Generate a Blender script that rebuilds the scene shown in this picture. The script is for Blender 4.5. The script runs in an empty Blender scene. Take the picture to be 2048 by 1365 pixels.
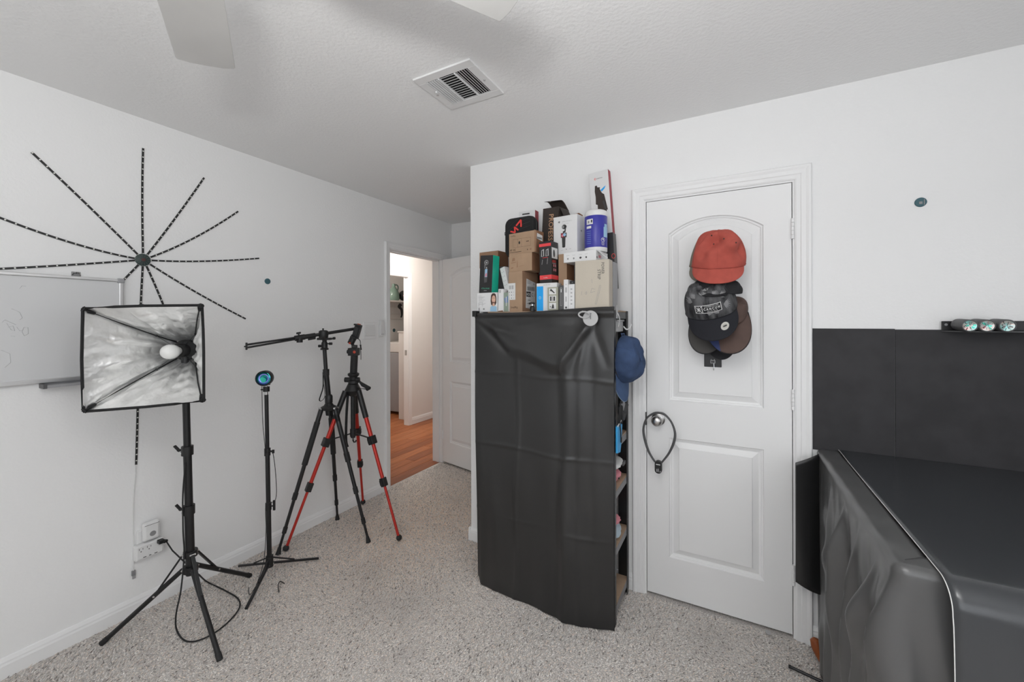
import bpy, bmesh, math, random
import numpy as np
from mathutils import Vector, Matrix, Euler
from mathutils.geometry import tessellate_polygon
random.seed(7); rng = np.random.default_rng(7)
scene = bpy.context.scene
COL = scene.collection

# ---------------------------------------------------------------- camera
cam_data = bpy.data.cameras.new('camera')
cam_data.sensor_width = 36.0
cam_data.lens = 14.28
cam_data.shift_y = -0.01972
cam_data.clip_start = 0.02
camera = bpy.data.objects.new('camera', cam_data)
camera.location = (2.5743, 0.0, 1.4291)
camera.rotation_euler = (Matrix.Rotation(0.4968, 3, 'Z') @ Matrix.Rotation(math.pi/2, 3, 'X') @ Matrix.Rotation(-0.0024, 3, 'Z')).to_euler()
COL.objects.link(camera)
scene.camera = camera

# ---------------------------------------------------------------- view, world, lights
scene.view_settings.view_transform = 'Standard'
scene.view_settings.look = 'None'
scene.view_settings.gamma = 1.0
scene.view_settings.use_curve_mapping = False
scene.view_settings.exposure = 0.02
world = bpy.data.worlds.new('world'); scene.world = world
world.use_nodes = True
world.node_tree.nodes['Background'].inputs[0].default_value = (0.75, 0.85, 1.0, 1)
world.node_tree.nodes['Background'].inputs[1].default_value = 0.6

def area_light(name, loc, target, size, size_y, power, color=(1, 1, 1), spread=math.pi):
    l = bpy.data.lights.new(name, 'AREA'); l.shape = 'RECTANGLE'
    l.size = size; l.size_y = size_y; l.energy = power; l.color = color; l.spread = spread
    o = bpy.data.objects.new(name, l); COL.objects.link(o); o.location = loc
    o.rotation_euler = (Vector(target) - Vector(loc)).to_track_quat('-Z', 'Y').to_euler()
    return o
def point_light(name, loc, radius, power, color=(1, 1, 1)):
    l = bpy.data.lights.new(name, 'POINT'); l.energy = power; l.shadow_soft_size = radius; l.color = color
    o = bpy.data.objects.new(name, l); COL.objects.link(o); o.location = loc
    return o
# daylight area light added at an assumed, unseen wide window behind the photographer
area_light('assumed_window_light', (2.75, -1.32, 1.5), (2.5, 2.0, 1.35), 2.5, 1.4, 17, (0.99, 0.995, 1.0))
# fill light at an added right-wall window, brightens the left wall
area_light('side_fill_light', (4.27, -0.15, 1.5), (0.0, 0.7, 1.2), 1.5, 1.3, 9, (0.99, 0.995, 1.0))
# compact light assumed above the camera, placed from the fan blade shadows
point_light('assumed_flash', (2.35, 0.36, 1.94), 0.03, 6.5, (1.0, 0.995, 0.985))
# fill light added above the photographer, aimed at the ceiling to brighten it
area_light('ceiling_fill_light', (2.45, -0.25, 1.78), (2.35, -0.25, 2.44), 0.25, 0.18, 28, (1.0, 0.995, 0.985))
# light of an assumed, unseen hallway ceiling lamp
point_light('assumed_hallway_light', (-0.75, 3.75, 2.25), 0.10, 22, (1.0, 0.935, 0.87))
point_light('laundry_fill_light', (-2.1, 3.6, 2.25), 0.10, 22, (1.0, 0.935, 0.87))  # fill light added to brighten the laundry room, no lamp fixture there

# ---------------------------------------------------------------- materials
def lin(c):
    if isinstance(c, str):
        c = [int(c[i:i+2], 16)/255 for i in (0, 2, 4)]
        c = [x/12.92 if x <= 0.04045 else ((x+0.055)/1.055)**2.4 for x in c]
    return (c[0], c[1], c[2], 1.0)
MATS = {}
def mat(name, color, rough=0.5, metal=0.0, var=0.0, vscale=8.0, bump=0.0, bscale=200.0, emit=None, estr=0.0, trans=0.0, coat=0.0, stretch=None, color2=None, sheen=0.0, alpha=1.0, bdist=0.001, spec=None, detail=3.0):
    m = bpy.data.materials.new(name); m.use_nodes = True
    nt = m.node_tree; b = nt.nodes['Principled BSDF']
    col = lin(color)
    b.inputs['Base Color'].default_value = col
    b.inputs['Roughness'].default_value = rough
    b.inputs['Metallic'].default_value = metal
    b.inputs['Transmission Weight'].default_value = trans
    b.inputs['Coat Weight'].default_value = coat
    b.inputs['Sheen Weight'].default_value = sheen
    b.inputs['Alpha'].default_value = alpha
    if spec is not None: b.inputs['Specular IOR Level'].default_value = spec
    if emit is not None:
        b.inputs['Emission Color'].default_value = lin(emit); b.inputs['Emission Strength'].default_value = estr
    tc = nt.nodes.new('ShaderNodeTexCoord'); mp = nt.nodes.new('ShaderNodeMapping')
    nt.links.new(tc.outputs['Object'], mp.inputs['Vector'])
    if stretch: mp.inputs['Scale'].default_value = stretch
    if var > 0 or color2 is not None:
        n = nt.nodes.new('ShaderNodeTexNoise'); n.inputs['Scale'].default_value = vscale; n.inputs['Detail'].default_value = detail
        nt.links.new(mp.outputs['Vector'], n.inputs['Vector'])
        mx = nt.nodes.new('ShaderNodeMix'); mx.data_type = 'RGBA'
        c2 = lin(color2) if color2 is not None else tuple(max(0, x*(1-var)) for x in col[:3]) + (1,)
        mx.inputs['A'].default_value = col; mx.inputs['B'].default_value = c2
        rp = nt.nodes.new('ShaderNodeMapRange'); rp.inputs['From Min'].default_value = 0.35; rp.inputs['From Max'].default_value = 0.65
        nt.links.new(n.outputs['Fac'], rp.inputs['Value']); nt.links.new(rp.outputs['Result'], mx.inputs['Factor'])
        nt.links.new(mx.outputs['Result'], b.inputs['Base Color'])
    if bump > 0:
        n = nt.nodes.new('ShaderNodeTexNoise'); n.inputs['Scale'].default_value = bscale; n.inputs['Detail'].default_value = 2
        nt.links.new(mp.outputs['Vector'], n.inputs['Vector'])
        bp = nt.nodes.new('ShaderNodeBump'); bp.inputs['Strength'].default_value = bump; bp.inputs['Distance'].default_value = bdist
        nt.links.new(n.outputs['Fac'], bp.inputs['Height']); nt.links.new(bp.outputs['Normal'], b.inputs['Normal'])
    MATS[name] = m
    return m
M = MATS
mat('wall_paint', (0.88, 0.88, 0.876), 0.75, bump=0.35, bscale=90, bdist=0.003)
mat('ceiling_paint', (0.88, 0.88, 0.877), 0.85, bump=0.45, bscale=75, bdist=0.004)
mat('hall_paint', (0.81, 0.785, 0.76), 0.75, bump=0.2, bscale=90, bdist=0.003)
mat('trim_paint', (0.87, 0.87, 0.868), 0.38)
mat('door_paint', (0.87, 0.87, 0.868), 0.42, bump=0.05, bscale=40)
mat('carpet_base', (0.80, 0.75, 0.71), 0.95, var=0.4, vscale=150, bump=0.8, bscale=250, bdist=0.006)
mat('black_metal', (0.010, 0.010, 0.011), 0.38, metal=0.0, var=0.2, vscale=30)
mat('black_plastic', (0.011, 0.011, 0.0115), 0.45, var=0.2, vscale=40)
mat('black_rubber', (0.014, 0.014, 0.0145), 0.7, bump=0.3, bscale=600)
mat('black_fabric', (0.013, 0.013, 0.0135), 0.85, bump=0.4, bscale=900)
mat('charcoal_fabric', (0.05, 0.05, 0.055), 0.8, bump=0.3, bscale=700)
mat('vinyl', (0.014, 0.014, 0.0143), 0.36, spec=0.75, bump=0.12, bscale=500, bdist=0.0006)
mat('vinyl_drape_lit', (0.085, 0.085, 0.085), 0.33, spec=0.8, bump=0.12, bscale=500, bdist=0.0006)  # lighter copy of vinyl, brighter lighting from its angle put into the colour
mat('vinyl_sheet', (0.040, 0.043, 0.047), 0.22, spec=0.7, bump=0.1, bscale=450, bdist=0.0005)
mat('vinyl_white', (0.75, 0.75, 0.73), 0.6)
mat('foam_board', (0.036, 0.035, 0.038), 0.72, var=0.25, vscale=12, bump=0.25, bscale=400)
mat('silver_foil', (0.92, 0.92, 0.91), 0.38, metal=0.8, bump=0.6, bscale=30, bdist=0.008, var=0.12, vscale=14)
mat('bulb_white', (0.85, 0.85, 0.83), 0.25)
mat('chrome', (0.75, 0.75, 0.75), 0.18, metal=1.0)
mat('satin_nickel', (0.55, 0.54, 0.53), 0.28, metal=1.0)
mat('aluminium', (0.72, 0.72, 0.72), 0.4, metal=0.85)
mat('white_plastic', (0.78, 0.78, 0.775), 0.4)
mat('white_metal', (0.78, 0.78, 0.78), 0.4)
mat('grey_plastic', (0.35, 0.35, 0.36), 0.5)
mat('dark_grey', (0.09, 0.09, 0.092), 0.5)
mat('mid_grey', (0.25, 0.25, 0.255), 0.5)
mat('silver_grey', (0.5, 0.5, 0.5), 0.4)
mat('fan_white', (0.62, 0.615, 0.60), 0.45, var=0.08, vscale=4)
mat('whiteboard', (0.70, 0.705, 0.71), 0.18, coat=0.3)
mat('marker_grey', (0.50, 0.50, 0.50), 0.6)
mat('red_anodised', (0.50, 0.03, 0.02), 0.32, metal=0.35)
mat('red_plastic', (0.45, 0.05, 0.02), 0.35)  # plain red-orange accent colour of the tripod parts
mat('teal_pad', (0.045, 0.12, 0.145), 0.5)
mat('cardboard', 'B09378', 0.8, var=0.1, vscale=14, bump=0.15, bscale=120)
mat('cardboard_dark', '8A6348', 0.8, var=0.12, vscale=14)  # darker cardboard; on carton sides it puts their shade into the colour
mat('cardboard_shade', '9C7A60', 0.8, var=0.1, vscale=14)  # shaded cardboard tone for carton faces, shade held in the colour
mat('dark_brown_card', '3B322D', 0.7, var=0.1, vscale=20)
mat('paper_white', (0.74, 0.74, 0.73), 0.55)
mat('box_white', (0.76, 0.76, 0.76), 0.4)
mat('box_black', '262526', 0.45)
mat('box_beige', 'C6BDAE', 0.65, var=0.03, vscale=200)
mat('box_sage', 'A3A392', 0.6)
mat('print_black', (0.02, 0.02, 0.02), 0.5)
mat('print_dark', '3A3A3A', 0.5)
mat('print_grey', '8C8C8C', 0.6)
mat('print_lightgrey', 'B4B4B4', 0.6)
mat('print_brown', '4A382C', 0.6)
mat('print_gold', 'C49A78', 0.5)
mat('print_red', 'E8433F', 0.5)
mat('box_red', 'E2474A', 0.5)
mat('box_darkred', '9E2C3A', 0.5)
mat('box_green', '22B89A', 0.45)
mat('print_green', '4FB090', 0.5)
mat('print_cyan', '1FA6F2', 0.45)
mat('print_sky', '9CC4E0', 0.5)
mat('print_pink', 'D98A96', 0.5)
mat('skin_print', 'D9AE98', 0.6)
mat('hair_print', '4A3128', 0.6)
mat('lips_print', 'A8423C', 0.6)
mat('photo_sage', '8C9A8C', 0.5)
mat('photo_blue', '6E86AE', 0.5)
mat('canister_blue', '38389E', 0.32, bump=0.4, bscale=25, bdist=0.004)
mat('cap_red', 'B8564A', 0.9, var=0.14, vscale=28, bump=0.35, bscale=500)
mat('cap_khaki', '7F786C', 0.9, bump=0.35, bscale=500)
mat('cap_black', '1D1D20', 0.85, bump=0.35, bscale=500)
mat('cap_navy', '1A1B22', 0.85, bump=0.3, bscale=500)
mat('cap_leaf', (0.012, 0.012, 0.014), 0.85, color2=(0.12, 0.12, 0.125), vscale=22, stretch=(1.6, 1.0, 0.45))
mat('cap_brown', '5A4740', 0.75, var=0.2, vscale=15)
mat('cap_blue_panel', '36426E', 0.8)
mat('cap_grey', '4C4A48', 0.85)
mat('denim', '3B4F72', 0.9, var=0.22, vscale=30, bump=0.4, bscale=600)
mat('denim_brim', '465C80', 0.9, var=0.15, vscale=30, bump=0.4, bscale=600)
mat('denim_edge', '8092A8', 0.9)
mat('sticker_silver', 'BDBAB2', 0.35)
mat('mdf', 'B49A82', 0.75, var=0.08, vscale=30)
mat('pink_cloth', 'E0929C', 0.8, bump=0.2, bscale=200)
mat('pale_blue', 'B9CBD6', 0.7)
mat('blue_pouch', '3EA8E4', 0.5)
mat('hall_panel', (0.72, 0.69, 0.66), 0.6)
mat('green_glass', (0.22, 0.33, 0.27), 0.12, trans=0.25)
mat('wood_turned', '9A5228', 0.4, var=0.25, vscale=18)
mat('lens_iridescent', (0.25, 0.50, 0.48), 0.12, metal=0.8, color2=(0.55, 0.38, 0.35), vscale=45)
mat('lens_blue', (0.05, 0.12, 0.45), 0.08, metal=0.8, color2=(0.03, 0.4, 0.33), vscale=22)
mat('lens_green', (0.05, 0.45, 0.35), 0.12, metal=0.6, emit=(0.05, 0.55, 0.40), estr=0.35)
mat('lens_violet', (0.25, 0.25, 0.75), 0.12, metal=0.6, emit=(0.2, 0.22, 0.7), estr=0.35)
mat('clear_plastic', (0.75, 0.75, 0.75), 0.15, trans=0.6)
mat('led_white', (0.85, 0.85, 0.80), 0.3)
mat('led_strip', (0.018, 0.018, 0.018), 0.5)
mat('hub_dark', (0.035, 0.06, 0.055), 0.5)
mat('hub_red', (0.09, 0.03, 0.03), 0.5)
mat('shadow_gap', (0.03, 0.03, 0.03), 0.9)
mat('lamp_shade_glass', (0.9, 0.88, 0.84), 0.4)

# ---------------------------------------------------------------- helpers
ORG = {}
def thing(name, label, cat, loc=(0, 0, 0), rotz=0.0, group=None, local=False, rot=None):
    o = bpy.data.objects.new(name, None); COL.objects.link(o)
    o.empty_display_size = 0.05
    o.location = loc; o.rotation_euler = rot if rot is not None else (0, 0, rotz)
    ORG[o] = Vector((0, 0, 0)) if local else Vector(loc)
    tag(o, label, cat, group)
    return o
def tag(o, label=None, cat=None, group=None, kind=None):
    if label: o['label'] = label
    if cat: o['category'] = cat
    if group: o['group'] = group
    if kind: o['kind'] = kind
    return o
def frame_of(d, up=(0, 0, 1)):
    d = Vector(d).normalized(); u = Vector(up)
    if abs(d.dot(u)) > 0.98: u = Vector((1, 0, 0))
    x = d.cross(u).normalized(); y = x.cross(d).normalized()
    return x, y, d
class MB:
    def __init__(s): s.v = []; s.f = []; s.m = []; s.cur = 0
    def add(s, vs, fs, mi=None):
        o = len(s.v); s.v += [tuple(v) for v in vs]; s.f += [tuple(i+o for i in f) for f in fs]
        s.m += [s.cur if mi is None else mi]*len(fs); return s
    def box(s, a, b):
        x0, y0, z0 = a; x1, y1, z1 = b
        return s.add([(x0,y0,z0),(x1,y0,z0),(x1,y1,z0),(x0,y1,z0),(x0,y0,z1),(x1,y0,z1),(x1,y1,z1),(x0,y1,z1)],
                     [(0,3,2,1),(4,5,6,7),(0,1,5,4),(1,2,6,5),(2,3,7,6),(3,0,4,7)])
    def obox(s, c, ax, h):
        c = Vector(c); A = [Vector(a).normalized()*k for a, k in zip(ax, h)]
        vs = [c+A[0]*i+A[1]*j+A[2]*k for k in (-1,1) for i, j in ((-1,-1),(1,-1),(1,1),(-1,1))]
        return s.add(vs, [(0,3,2,1),(4,5,6,7),(0,1,5,4),(1,2,6,5),(2,3,7,6),(3,0,4,7)])
    def bar(s, a, b, w, t, up=(0, 0, 1)):
        a = Vector(a); b = Vector(b); x, y, d = frame_of(b-a, up)
        return s.obox((a+b)/2, (x, y, d), (w/2, t/2, (b-a).length/2))
    def cyl(s, a, b, r0, r1=None, n=16, cap=True):
        a = Vector(a); b = Vector(b); r1 = r0 if r1 is None else r1
        x, y, d = frame_of(b-a)
        ring = [x*math.cos(2*math.pi*i/n)+y*math.sin(2*math.pi*i/n) for i in range(n)]
        vs = [a+q*r0 for q in ring]+[b+q*r1 for q in ring]
        fs = [(i, (i+1)%n, n+(i+1)%n, n+i) for i in range(n)]
        if cap: fs += [tuple(reversed(range(n))), tuple(range(n, 2*n))]
        return s.add(vs, fs)
    def lathe(s, prof, a, axis, n=24, cap=True):
        a = Vector(a); x, y, d = frame_of(axis); vs = []; fs = []
        for r, h in prof:
            vs += [a+d*h+(x*math.cos(2*math.pi*i/n)+y*math.sin(2*math.pi*i/n))*r for i in range(n)]
        for k in range(len(prof)-1):
            fs += [(k*n+i, k*n+(i+1)%n, (k+1)*n+(i+1)%n, (k+1)*n+i) for i in range(n)]
        if cap:
            fs += [tuple(reversed(range(n))), tuple(range((len(prof)-1)*n, len(prof)*n))]
        return s.add(vs, fs)
    def sph(s, c, r, n=16, k=10):
        if not isinstance(r, (tuple, list)): r = (r, r, r)
        vs = []; fs = []
        for j in range(k+1):
            t = math.pi*j/k
            for i in range(n):
                p = 2*math.pi*i/n
                vs.append((c[0]+r[0]*math.sin(t)*math.cos(p), c[1]+r[1]*math.sin(t)*math.sin(p), c[2]+r[2]*math.cos(t)))
        for j in range(k):
            for i in range(n):
                fs.append((j*n+i, (j+1)*n+i, (j+1)*n+(i+1)%n, j*n+(i+1)%n))
        return s.add(vs, fs)
    def tube(s, pts, r, n=8, closed=False, flat=1.0, up=(0, 0, 1)):
        pts = [Vector(p) for p in pts]; N = len(pts); vs = []; fs = []
        rr = r if isinstance(r, (list, tuple)) else [r]*N
        px = None
        for k in range(N):
            if closed: d = pts[(k+1)%N]-pts[k-1]
            else: d = pts[min(k+1, N-1)]-pts[max(k-1, 0)]
            d.normalize()
            if px is None: x, y, _ = frame_of(d, up)
            else:
                x = (px-d*px.dot(d)).normalized(); y = d.cross(x)
            px = x
            vs += [pts[k]+x*math.cos(2*math.pi*i/n)*rr[k]+y*math.sin(2*math.pi*i/n)*rr[k]*flat for i in range(n)]
        for k in range(N if closed else N-1):
            q = (k+1) % N
            fs += [(k*n+i, k*n+(i+1)%n, q*n+(i+1)%n, q*n+i) for i in range(n)]
        if not closed: fs += [tuple(reversed(range(n))), tuple(range((N-1)*n, N*n))]
        return s.add(vs, fs)
    def grid(s, fn, nu, nv, flip=False):
        vs = [fn(i/nu, j/nv) for j in range(nv+1) for i in range(nu+1)]
        fs = []
        for j in range(nv):
            for i in range(nu):
                q = (j*(nu+1)+i, j*(nu+1)+i+1, (j+1)*(nu+1)+i+1, (j+1)*(nu+1)+i)
                fs.append(tuple(reversed(q)) if flip else q)
        return s.add(vs, fs)
    def slab(s, poly, fn, t):
        """a plate: 2D outline poly -> fn(x, y, depth) with thickness t"""
        n = len(poly)
        vs = [fn(x, y, 0) for x, y in poly]+[fn(x, y, t) for x, y in poly]
        tris = tessellate_polygon([[Vector((x, y, 0)) for x, y in poly]])
        fs = [tuple(q) for q in tris]+[tuple(n+i for i in reversed(q)) for q in tris]+[(i, n+i, n+(i+1)%n, (i+1)%n) for i in range(n)]
        return s.add(vs, fs)
    def build(s, name, mats, parent=None, smooth=False, bevel=0.0, solid=0.0, subsurf=0):
        me = bpy.data.meshes.new(name)
        org = ORG.get(parent, Vector((0, 0, 0))) if parent else Vector((0, 0, 0))
        me.from_pydata([(v[0]-org.x, v[1]-org.y, v[2]-org.z) for v in s.v], [], s.f)
        if not isinstance(mats, (list, tuple)): mats = [mats]
        for k in mats: me.materials.append(M[k])
        if len(mats) > 1: me.polygons.foreach_set('material_index', s.m)
        me.validate()
        bm = bmesh.new(); bm.from_mesh(me); bmesh.ops.recalc_face_normals(bm, faces=bm.faces); bm.to_mesh(me); bm.free()
        if smooth:
            me.polygons.foreach_set('use_smooth', [True]*len(me.polygons))
            try: me.set_sharp_from_angle(angle=math.radians(38))
            except Exception: pass
        me.update()
        o = bpy.data.objects.new(name, me); COL.objects.link(o)
        if parent: o.parent = parent; ORG[o] = org
        if solid: md = o.modifiers.new('thickness', 'SOLIDIFY'); md.thickness = solid; md.offset = 0
        if bevel:
            md = o.modifiers.new('bevel', 'BEVEL'); md.width = bevel; md.segments = 2; md.limit_method = 'ANGLE'; md.angle_limit = math.radians(40)
        if subsurf: md = o.modifiers.new('subsurf', 'SUBSURF'); md.levels = subsurf; md.render_levels = subsurf
        return o
def structure(mb, name, mats, label=None, **k):
    o = mb.build(name, mats, **k); o['kind'] = 'structure'
    if label: o['label'] = label
    return o
_TXT = {}
def text_geo(txt, bold=0.0):
    key = (txt, bold)
    if key in _TXT: return _TXT[key]
    cu = bpy.data.curves.new('txt', 'FONT'); cu.body = txt; cu.size = 1.0; cu.offset = bold; cu.resolution_u = 2
    o = bpy.data.objects.new('txt', cu); COL.objects.link(o)
    dg = bpy.context.evaluated_depsgraph_get(); me = bpy.data.meshes.new_from_object(o.evaluated_get(dg))
    vs = [tuple(v.co) for v in me.vertices]; fs = [tuple(p.vertices) for p in me.polygons]
    bpy.data.objects.remove(o); bpy.data.curves.remove(cu); bpy.data.meshes.remove(me)
    w = max([v[0] for v in vs] or [1])
    _TXT[key] = (vs, fs, w); return _TXT[key]
def text_on(mb, txt, origin, ux, uz, size, bold=0.0, width=None, mi=None):
    """flat lettering: origin = baseline start, ux = reading direction, uz = letter-up direction"""
    vs, fs, w = text_geo(txt, bold)
    sx = size if width is None else width/w
    o = Vector(origin); ux = Vector(ux).normalized(); uz = Vector(uz).normalized()
    mb.add([o+ux*v[0]*sx+uz*v[1]*size for v in vs], fs, mi)
    return mb
def smooth01(a, b, x):
    t = min(1, max(0, (x-a)/(b-a))); return t*t*(3-2*t)
def arc(c, r, a0, a1, n):
    return [(c[0]+r*math.cos(a0+(a1-a0)*i/n), c[1]+r*math.sin(a0+(a1-a0)*i/n)) for i in range(n+1)]

# ================================================================ room shell
YB = 2.206; XB = 1.072; YH = 3.43; H = 2.44; XR = 4.25; YK = -1.30
# floors
mb = MB(); mb.box((-0.03, YK, -0.06), (XR, YH, 0.0)); floor = structure(mb, 'floor', 'carpet_base', 'speckled grey beige carpet floor')
# walls of the room
mb = MB(); mb.box((-0.12, YK-0.12, 0), (0, 2.540, H)); mb.box((-0.12, 2.540, 2.059), (0, 3.284, H)); mb.box((-0.12, 3.284, 0), (0, 6.1, H))
structure(mb, 'wall_left', 'wall_paint', 'white textured left wall with doorway')
mb = MB(); mb.box((XB, YB, 0), (2.1704, YB+0.11, H)); mb.box((2.8207, YB, 0), (XR, YB+0.11, H)); mb.box((2.1704, YB, 2.058), (2.8207, YB+0.11, H))
structure(mb, 'wall_front', 'wall_paint', 'white textured wall with closet door')
mb = MB(); mb.box((XB, YB+0.11, 0), (XB+0.11, YH+0.11, H)); structure(mb, 'wall_alcove_side', 'wall_paint')
mb = MB(); mb.box((0.0, YH, 0), (XB, YH+0.11, H)); structure(mb, 'wall_alcove_back', 'wall_paint')
mb = MB(); mb.box((XR, YK-0.12, 0), (XR+0.1, -0.95, H)); mb.box((XR, 0.65, 0), (XR+0.1, YB+0.12, H)); mb.box((XR, -0.95, 0), (XR+0.1, 0.65, 0.80)); mb.box((XR, -0.95, 2.2), (XR+0.1, 0.65, H)); structure(mb, 'wall_right', 'wall_paint')
mb = MB()
for a, b in (((-.95, .80), (.65, .85)), ((-.95, 2.15), (.65, 2.2)), ((-.95, .85), (-.90, 2.15)), ((.60, .85), (.65, 2.15)), ((-.95, 1.48), (.65, 1.53))): mb.box((XR+.05, a[0], a[1]), (XR+.09, b[0], b[1]))
structure(mb, 'window_added', 'white_plastic', 'white frame of an added unseen window in the right wall')  # unseen window, added to go with the side fill light
mb = MB(); mb.box((-0.12, YK-0.12, 0), (1.45, YK, H)); mb.box((4.05, YK-0.12, 0), (XR, YK, H)); mb.box((1.45, YK-0.12, 0), (4.05, YK, 0.78)); mb.box((1.45, YK-0.12, 2.22), (4.05, YK, H))
structure(mb, 'wall_back', 'wall_paint', 'white wall behind the photographer with assumed wide window')  # window opening is assumed, holds the daylight area light
mb = MB()
for a, b in (((1.45, 0.78), (4.05, 0.84)), ((1.45, 2.16), (4.05, 2.22)), ((1.45, 0.84), (1.51, 2.16)), ((3.99, 0.84), (4.05, 2.16)), ((2.72, 0.84), (2.78, 2.16))):
    mb.box((a[0], YK-0.11, a[1]), (b[0], YK-0.07, b[1]))
structure(mb, 'window_assumed', 'white_plastic', 'white frame of an assumed unseen sliding window in the back wall')  # unseen window frame, assumed to go with the daylight area light
mb = MB(); mb.box((2.15, YB+0.11, 0), (2.84, YB+0.16, 2.08)); structure(mb, 'wall_closet_shade', 'shadow_gap', 'dark panel standing in for the closet shade behind the door')  # near-black panel, colour stands in for the shade inside the closet
mb = MB(); mb.box((-0.12, YK-0.12, H), (XR+0.1, YH+0.11, H+0.06)); structure(mb, 'ceiling', 'ceiling_paint', 'white textured ceiling')
# hallway and laundry room beyond the doorway
XH = -1.33; XL = -2.48
mb = MB(); mb.box((-3.0, 1.5, -0.08), (-0.03, 6.1, -0.014)); hfloor = structure(mb, 'floor_hallway', 'shadow_gap', 'reddish brown wood plank hallway floor')
mb = MB(); mb.box((-3.0, 1.5, H), (-0.12, 6.1, H+0.06)); structure(mb, 'ceiling_hallway', 'hall_paint')
mb = MB(); mb.box((XH-0.07, 1.5, 0), (XH, 3.30, H)); mb.box((XH-0.07, 3.30, 2.04), (XH, 4.22, H)); mb.box((XH-0.07, 4.22, -0.02), (XH, 6.1, H))
structure(mb, 'wall_hallway', 'hall_paint', 'warm white hallway wall')
mb = MB(); mb.box((-3.0, 6.0, 0), (-0.12, 6.1, H)); structure(mb, 'wall_hallway_end', 'hall_paint')
mb = MB(); mb.box((-3.0, 1.5, 0), (-0.12, 1.6, H)); structure(mb, 'wall_hallway_start', 'hall_paint')
mb = MB(); mb.box((XL-0.1, 1.6, 0), (XL, 6.0, H)); structure(mb, 'wall_laundry', 'hall_paint')

# wood planks of the hallway
mat('plank', 'B0683C', 0.45, var=0.35, vscale=5, stretch=(7, 0.8, 1), bump=0.05, bscale=60)
mat('plank_dark', '9A5731', 0.45, var=0.35, vscale=5, stretch=(7, 0.8, 1))
mat('plank_light', 'BC7446', 0.42, var=0.3, vscale=5, stretch=(7, 0.8, 1))
mb = MB(); mb.box((-0.061, -0.60, -0.006), (0.061, 0.60, 0.006)); src = None
k = 0
for i in range(20):
    x = -0.10 - i*0.125
    y = 1.7 + (i*0.437) % 1.2
    while y < 6.0:
        if src is None:
            src = mb.build('plank', 'plank', hfloor, bevel=0.0012); o = src; ms = [src.data]
            for mm in ('plank_dark', 'plank_light'):
                d2 = src.data.copy(); d2.materials[0] = M[mm]; ms.append(d2)
        else:
            o = src.copy(); COL.objects.link(o); o.parent = hfloor; o.data = ms[random.randrange(3)]
        o.location = (x, y, -0.008); y += 1.202; k += 1

# ---------------------------------------------------------------- casings and baseboards
PROF = [(0, 0), (0, .009), (.006, .012), (.020, .012), (.024, .015), (.040, .016), (.050, .020), (.058, .020), (.062, .014), (.062, 0)]
def casing(name, s0, s1, zt, mapf, matn='trim_paint', wscale=1.0, z0=0.0):
    mb = MB(); n = len(PROF); vs = []
    for off, pr in PROF:
        off *= wscale
        vs += [mapf(s0-off, z0, pr), mapf(s0-off, zt+off, pr), mapf(s1+off, zt+off, pr), mapf(s1+off, z0, pr)]
    fs = []
    for k in range(n-1):
        for j in range(3): fs.append((k*4+j, k*4+j+1, (k+1)*4+j+1, (k+1)*4+j))
    mb.add(vs, fs); return structure(mb, name, matn, 'white moulded door casing')
casing('trim_1', 2.1704, 2.8207, 2.058, lambda s, z, p: (s, YB-p, z))
casing('trim_2', 2.548, 3.276, 2.051, lambda s, z, p: (p, s, z), wscale=.85)
casing('trim_3', 3.31, 4.212, 2.032, lambda s, z, p: (XH+p, s, z), wscale=.95, z0=-.01)
# jambs
mb = MB(); mb.box((2.1704, YB-.004, 0), (2.1780, YB+.10, 2.05)); mb.box((2.8130, YB-.004, 0), (2.8207, YB+.10, 2.05)); mb.box((2.1704, YB-.004, 2.0495), (2.8207, YB+.10, 2.058)); structure(mb, 'trim_4', 'trim_paint', 'white closet door jamb')
mb = MB(); mb.box((-.125, 2.540, 0), (.004, 2.556, 2.051)); mb.box((-.125, 3.268, -.01), (.004, 3.284, 2.051)); mb.box((-.125, 2.54, 2.043), (.004, 3.284, 2.059))
mb.box((-.07, 2.556, 0), (-.035, 2.566, 2.043)); mb.box((-.07, 3.258, 0), (-.035, 3.268, 2.043)); mb.box((-.07, 2.556, 2.033), (-.035, 3.268, 2.043))
structure(mb, 'trim_5', 'trim_paint', 'white bedroom doorway jamb')
mb = MB(); mb.box((XH-.075, 4.209, -.02), (XH+.004, 4.22, 2.04)); mb.box((XH-.075, 3.30, -.02), (XH+.004, 3.311, 2.04)); mb.box((XH-.075, 3.30, 2.027), (XH+.004, 4.22, 2.04)); structure(mb, 'trim_6', 'trim_paint', 'white laundry doorway jamb')
mb = MB(); mb.box((XH-.055, 4.206, .96), (XH-.02, 4.209, 1.03)); o = structure(mb, 'trim_7', 'satin_nickel', 'metal strike plate on laundry door jamb')
BP = [(.014, 0), (.014, .052), (.011, .060), (.011, .066), (.005, .080), (.0, .082), (0, 0)]
def baseboard(name, a, b, nrm, h=1.0):
    a = Vector(a); b = Vector(b); nrm = Vector(nrm); mb = MB(); n = len(BP)
    vs = [a+nrm*p+Vector((0, 0, z*h)) for p, z in BP]+[b+nrm*p+Vector((0, 0, z*h)) for p, z in BP]
    mb.add(vs, [(k, (k+1)%n, n+(k+1)%n, n+k) for k in range(n)]+[tuple(range(n)), tuple(range(n, 2*n))])
    return structure(mb, name, 'trim_paint', 'white moulded baseboard')
baseboard('baseboard_left', (0, YK, 0), (0, 2.495, 0), (1, 0, 0))
baseboard('baseboard_front_left', (XB-.014, YB, 0), (2.108, YB, 0), (0, -1, 0))
baseboard('baseboard_front_right', (2.883, YB, 0), (XR, YB, 0), (0, -1, 0))
baseboard('baseboard_alcove_side', (XB, YB-.014, 0), (XB, YH, 0), (-1, 0, 0))
baseboard('baseboard_alcove_back', (0, YH, 0), (XB, YH, 0), (0, -1, 0))
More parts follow.
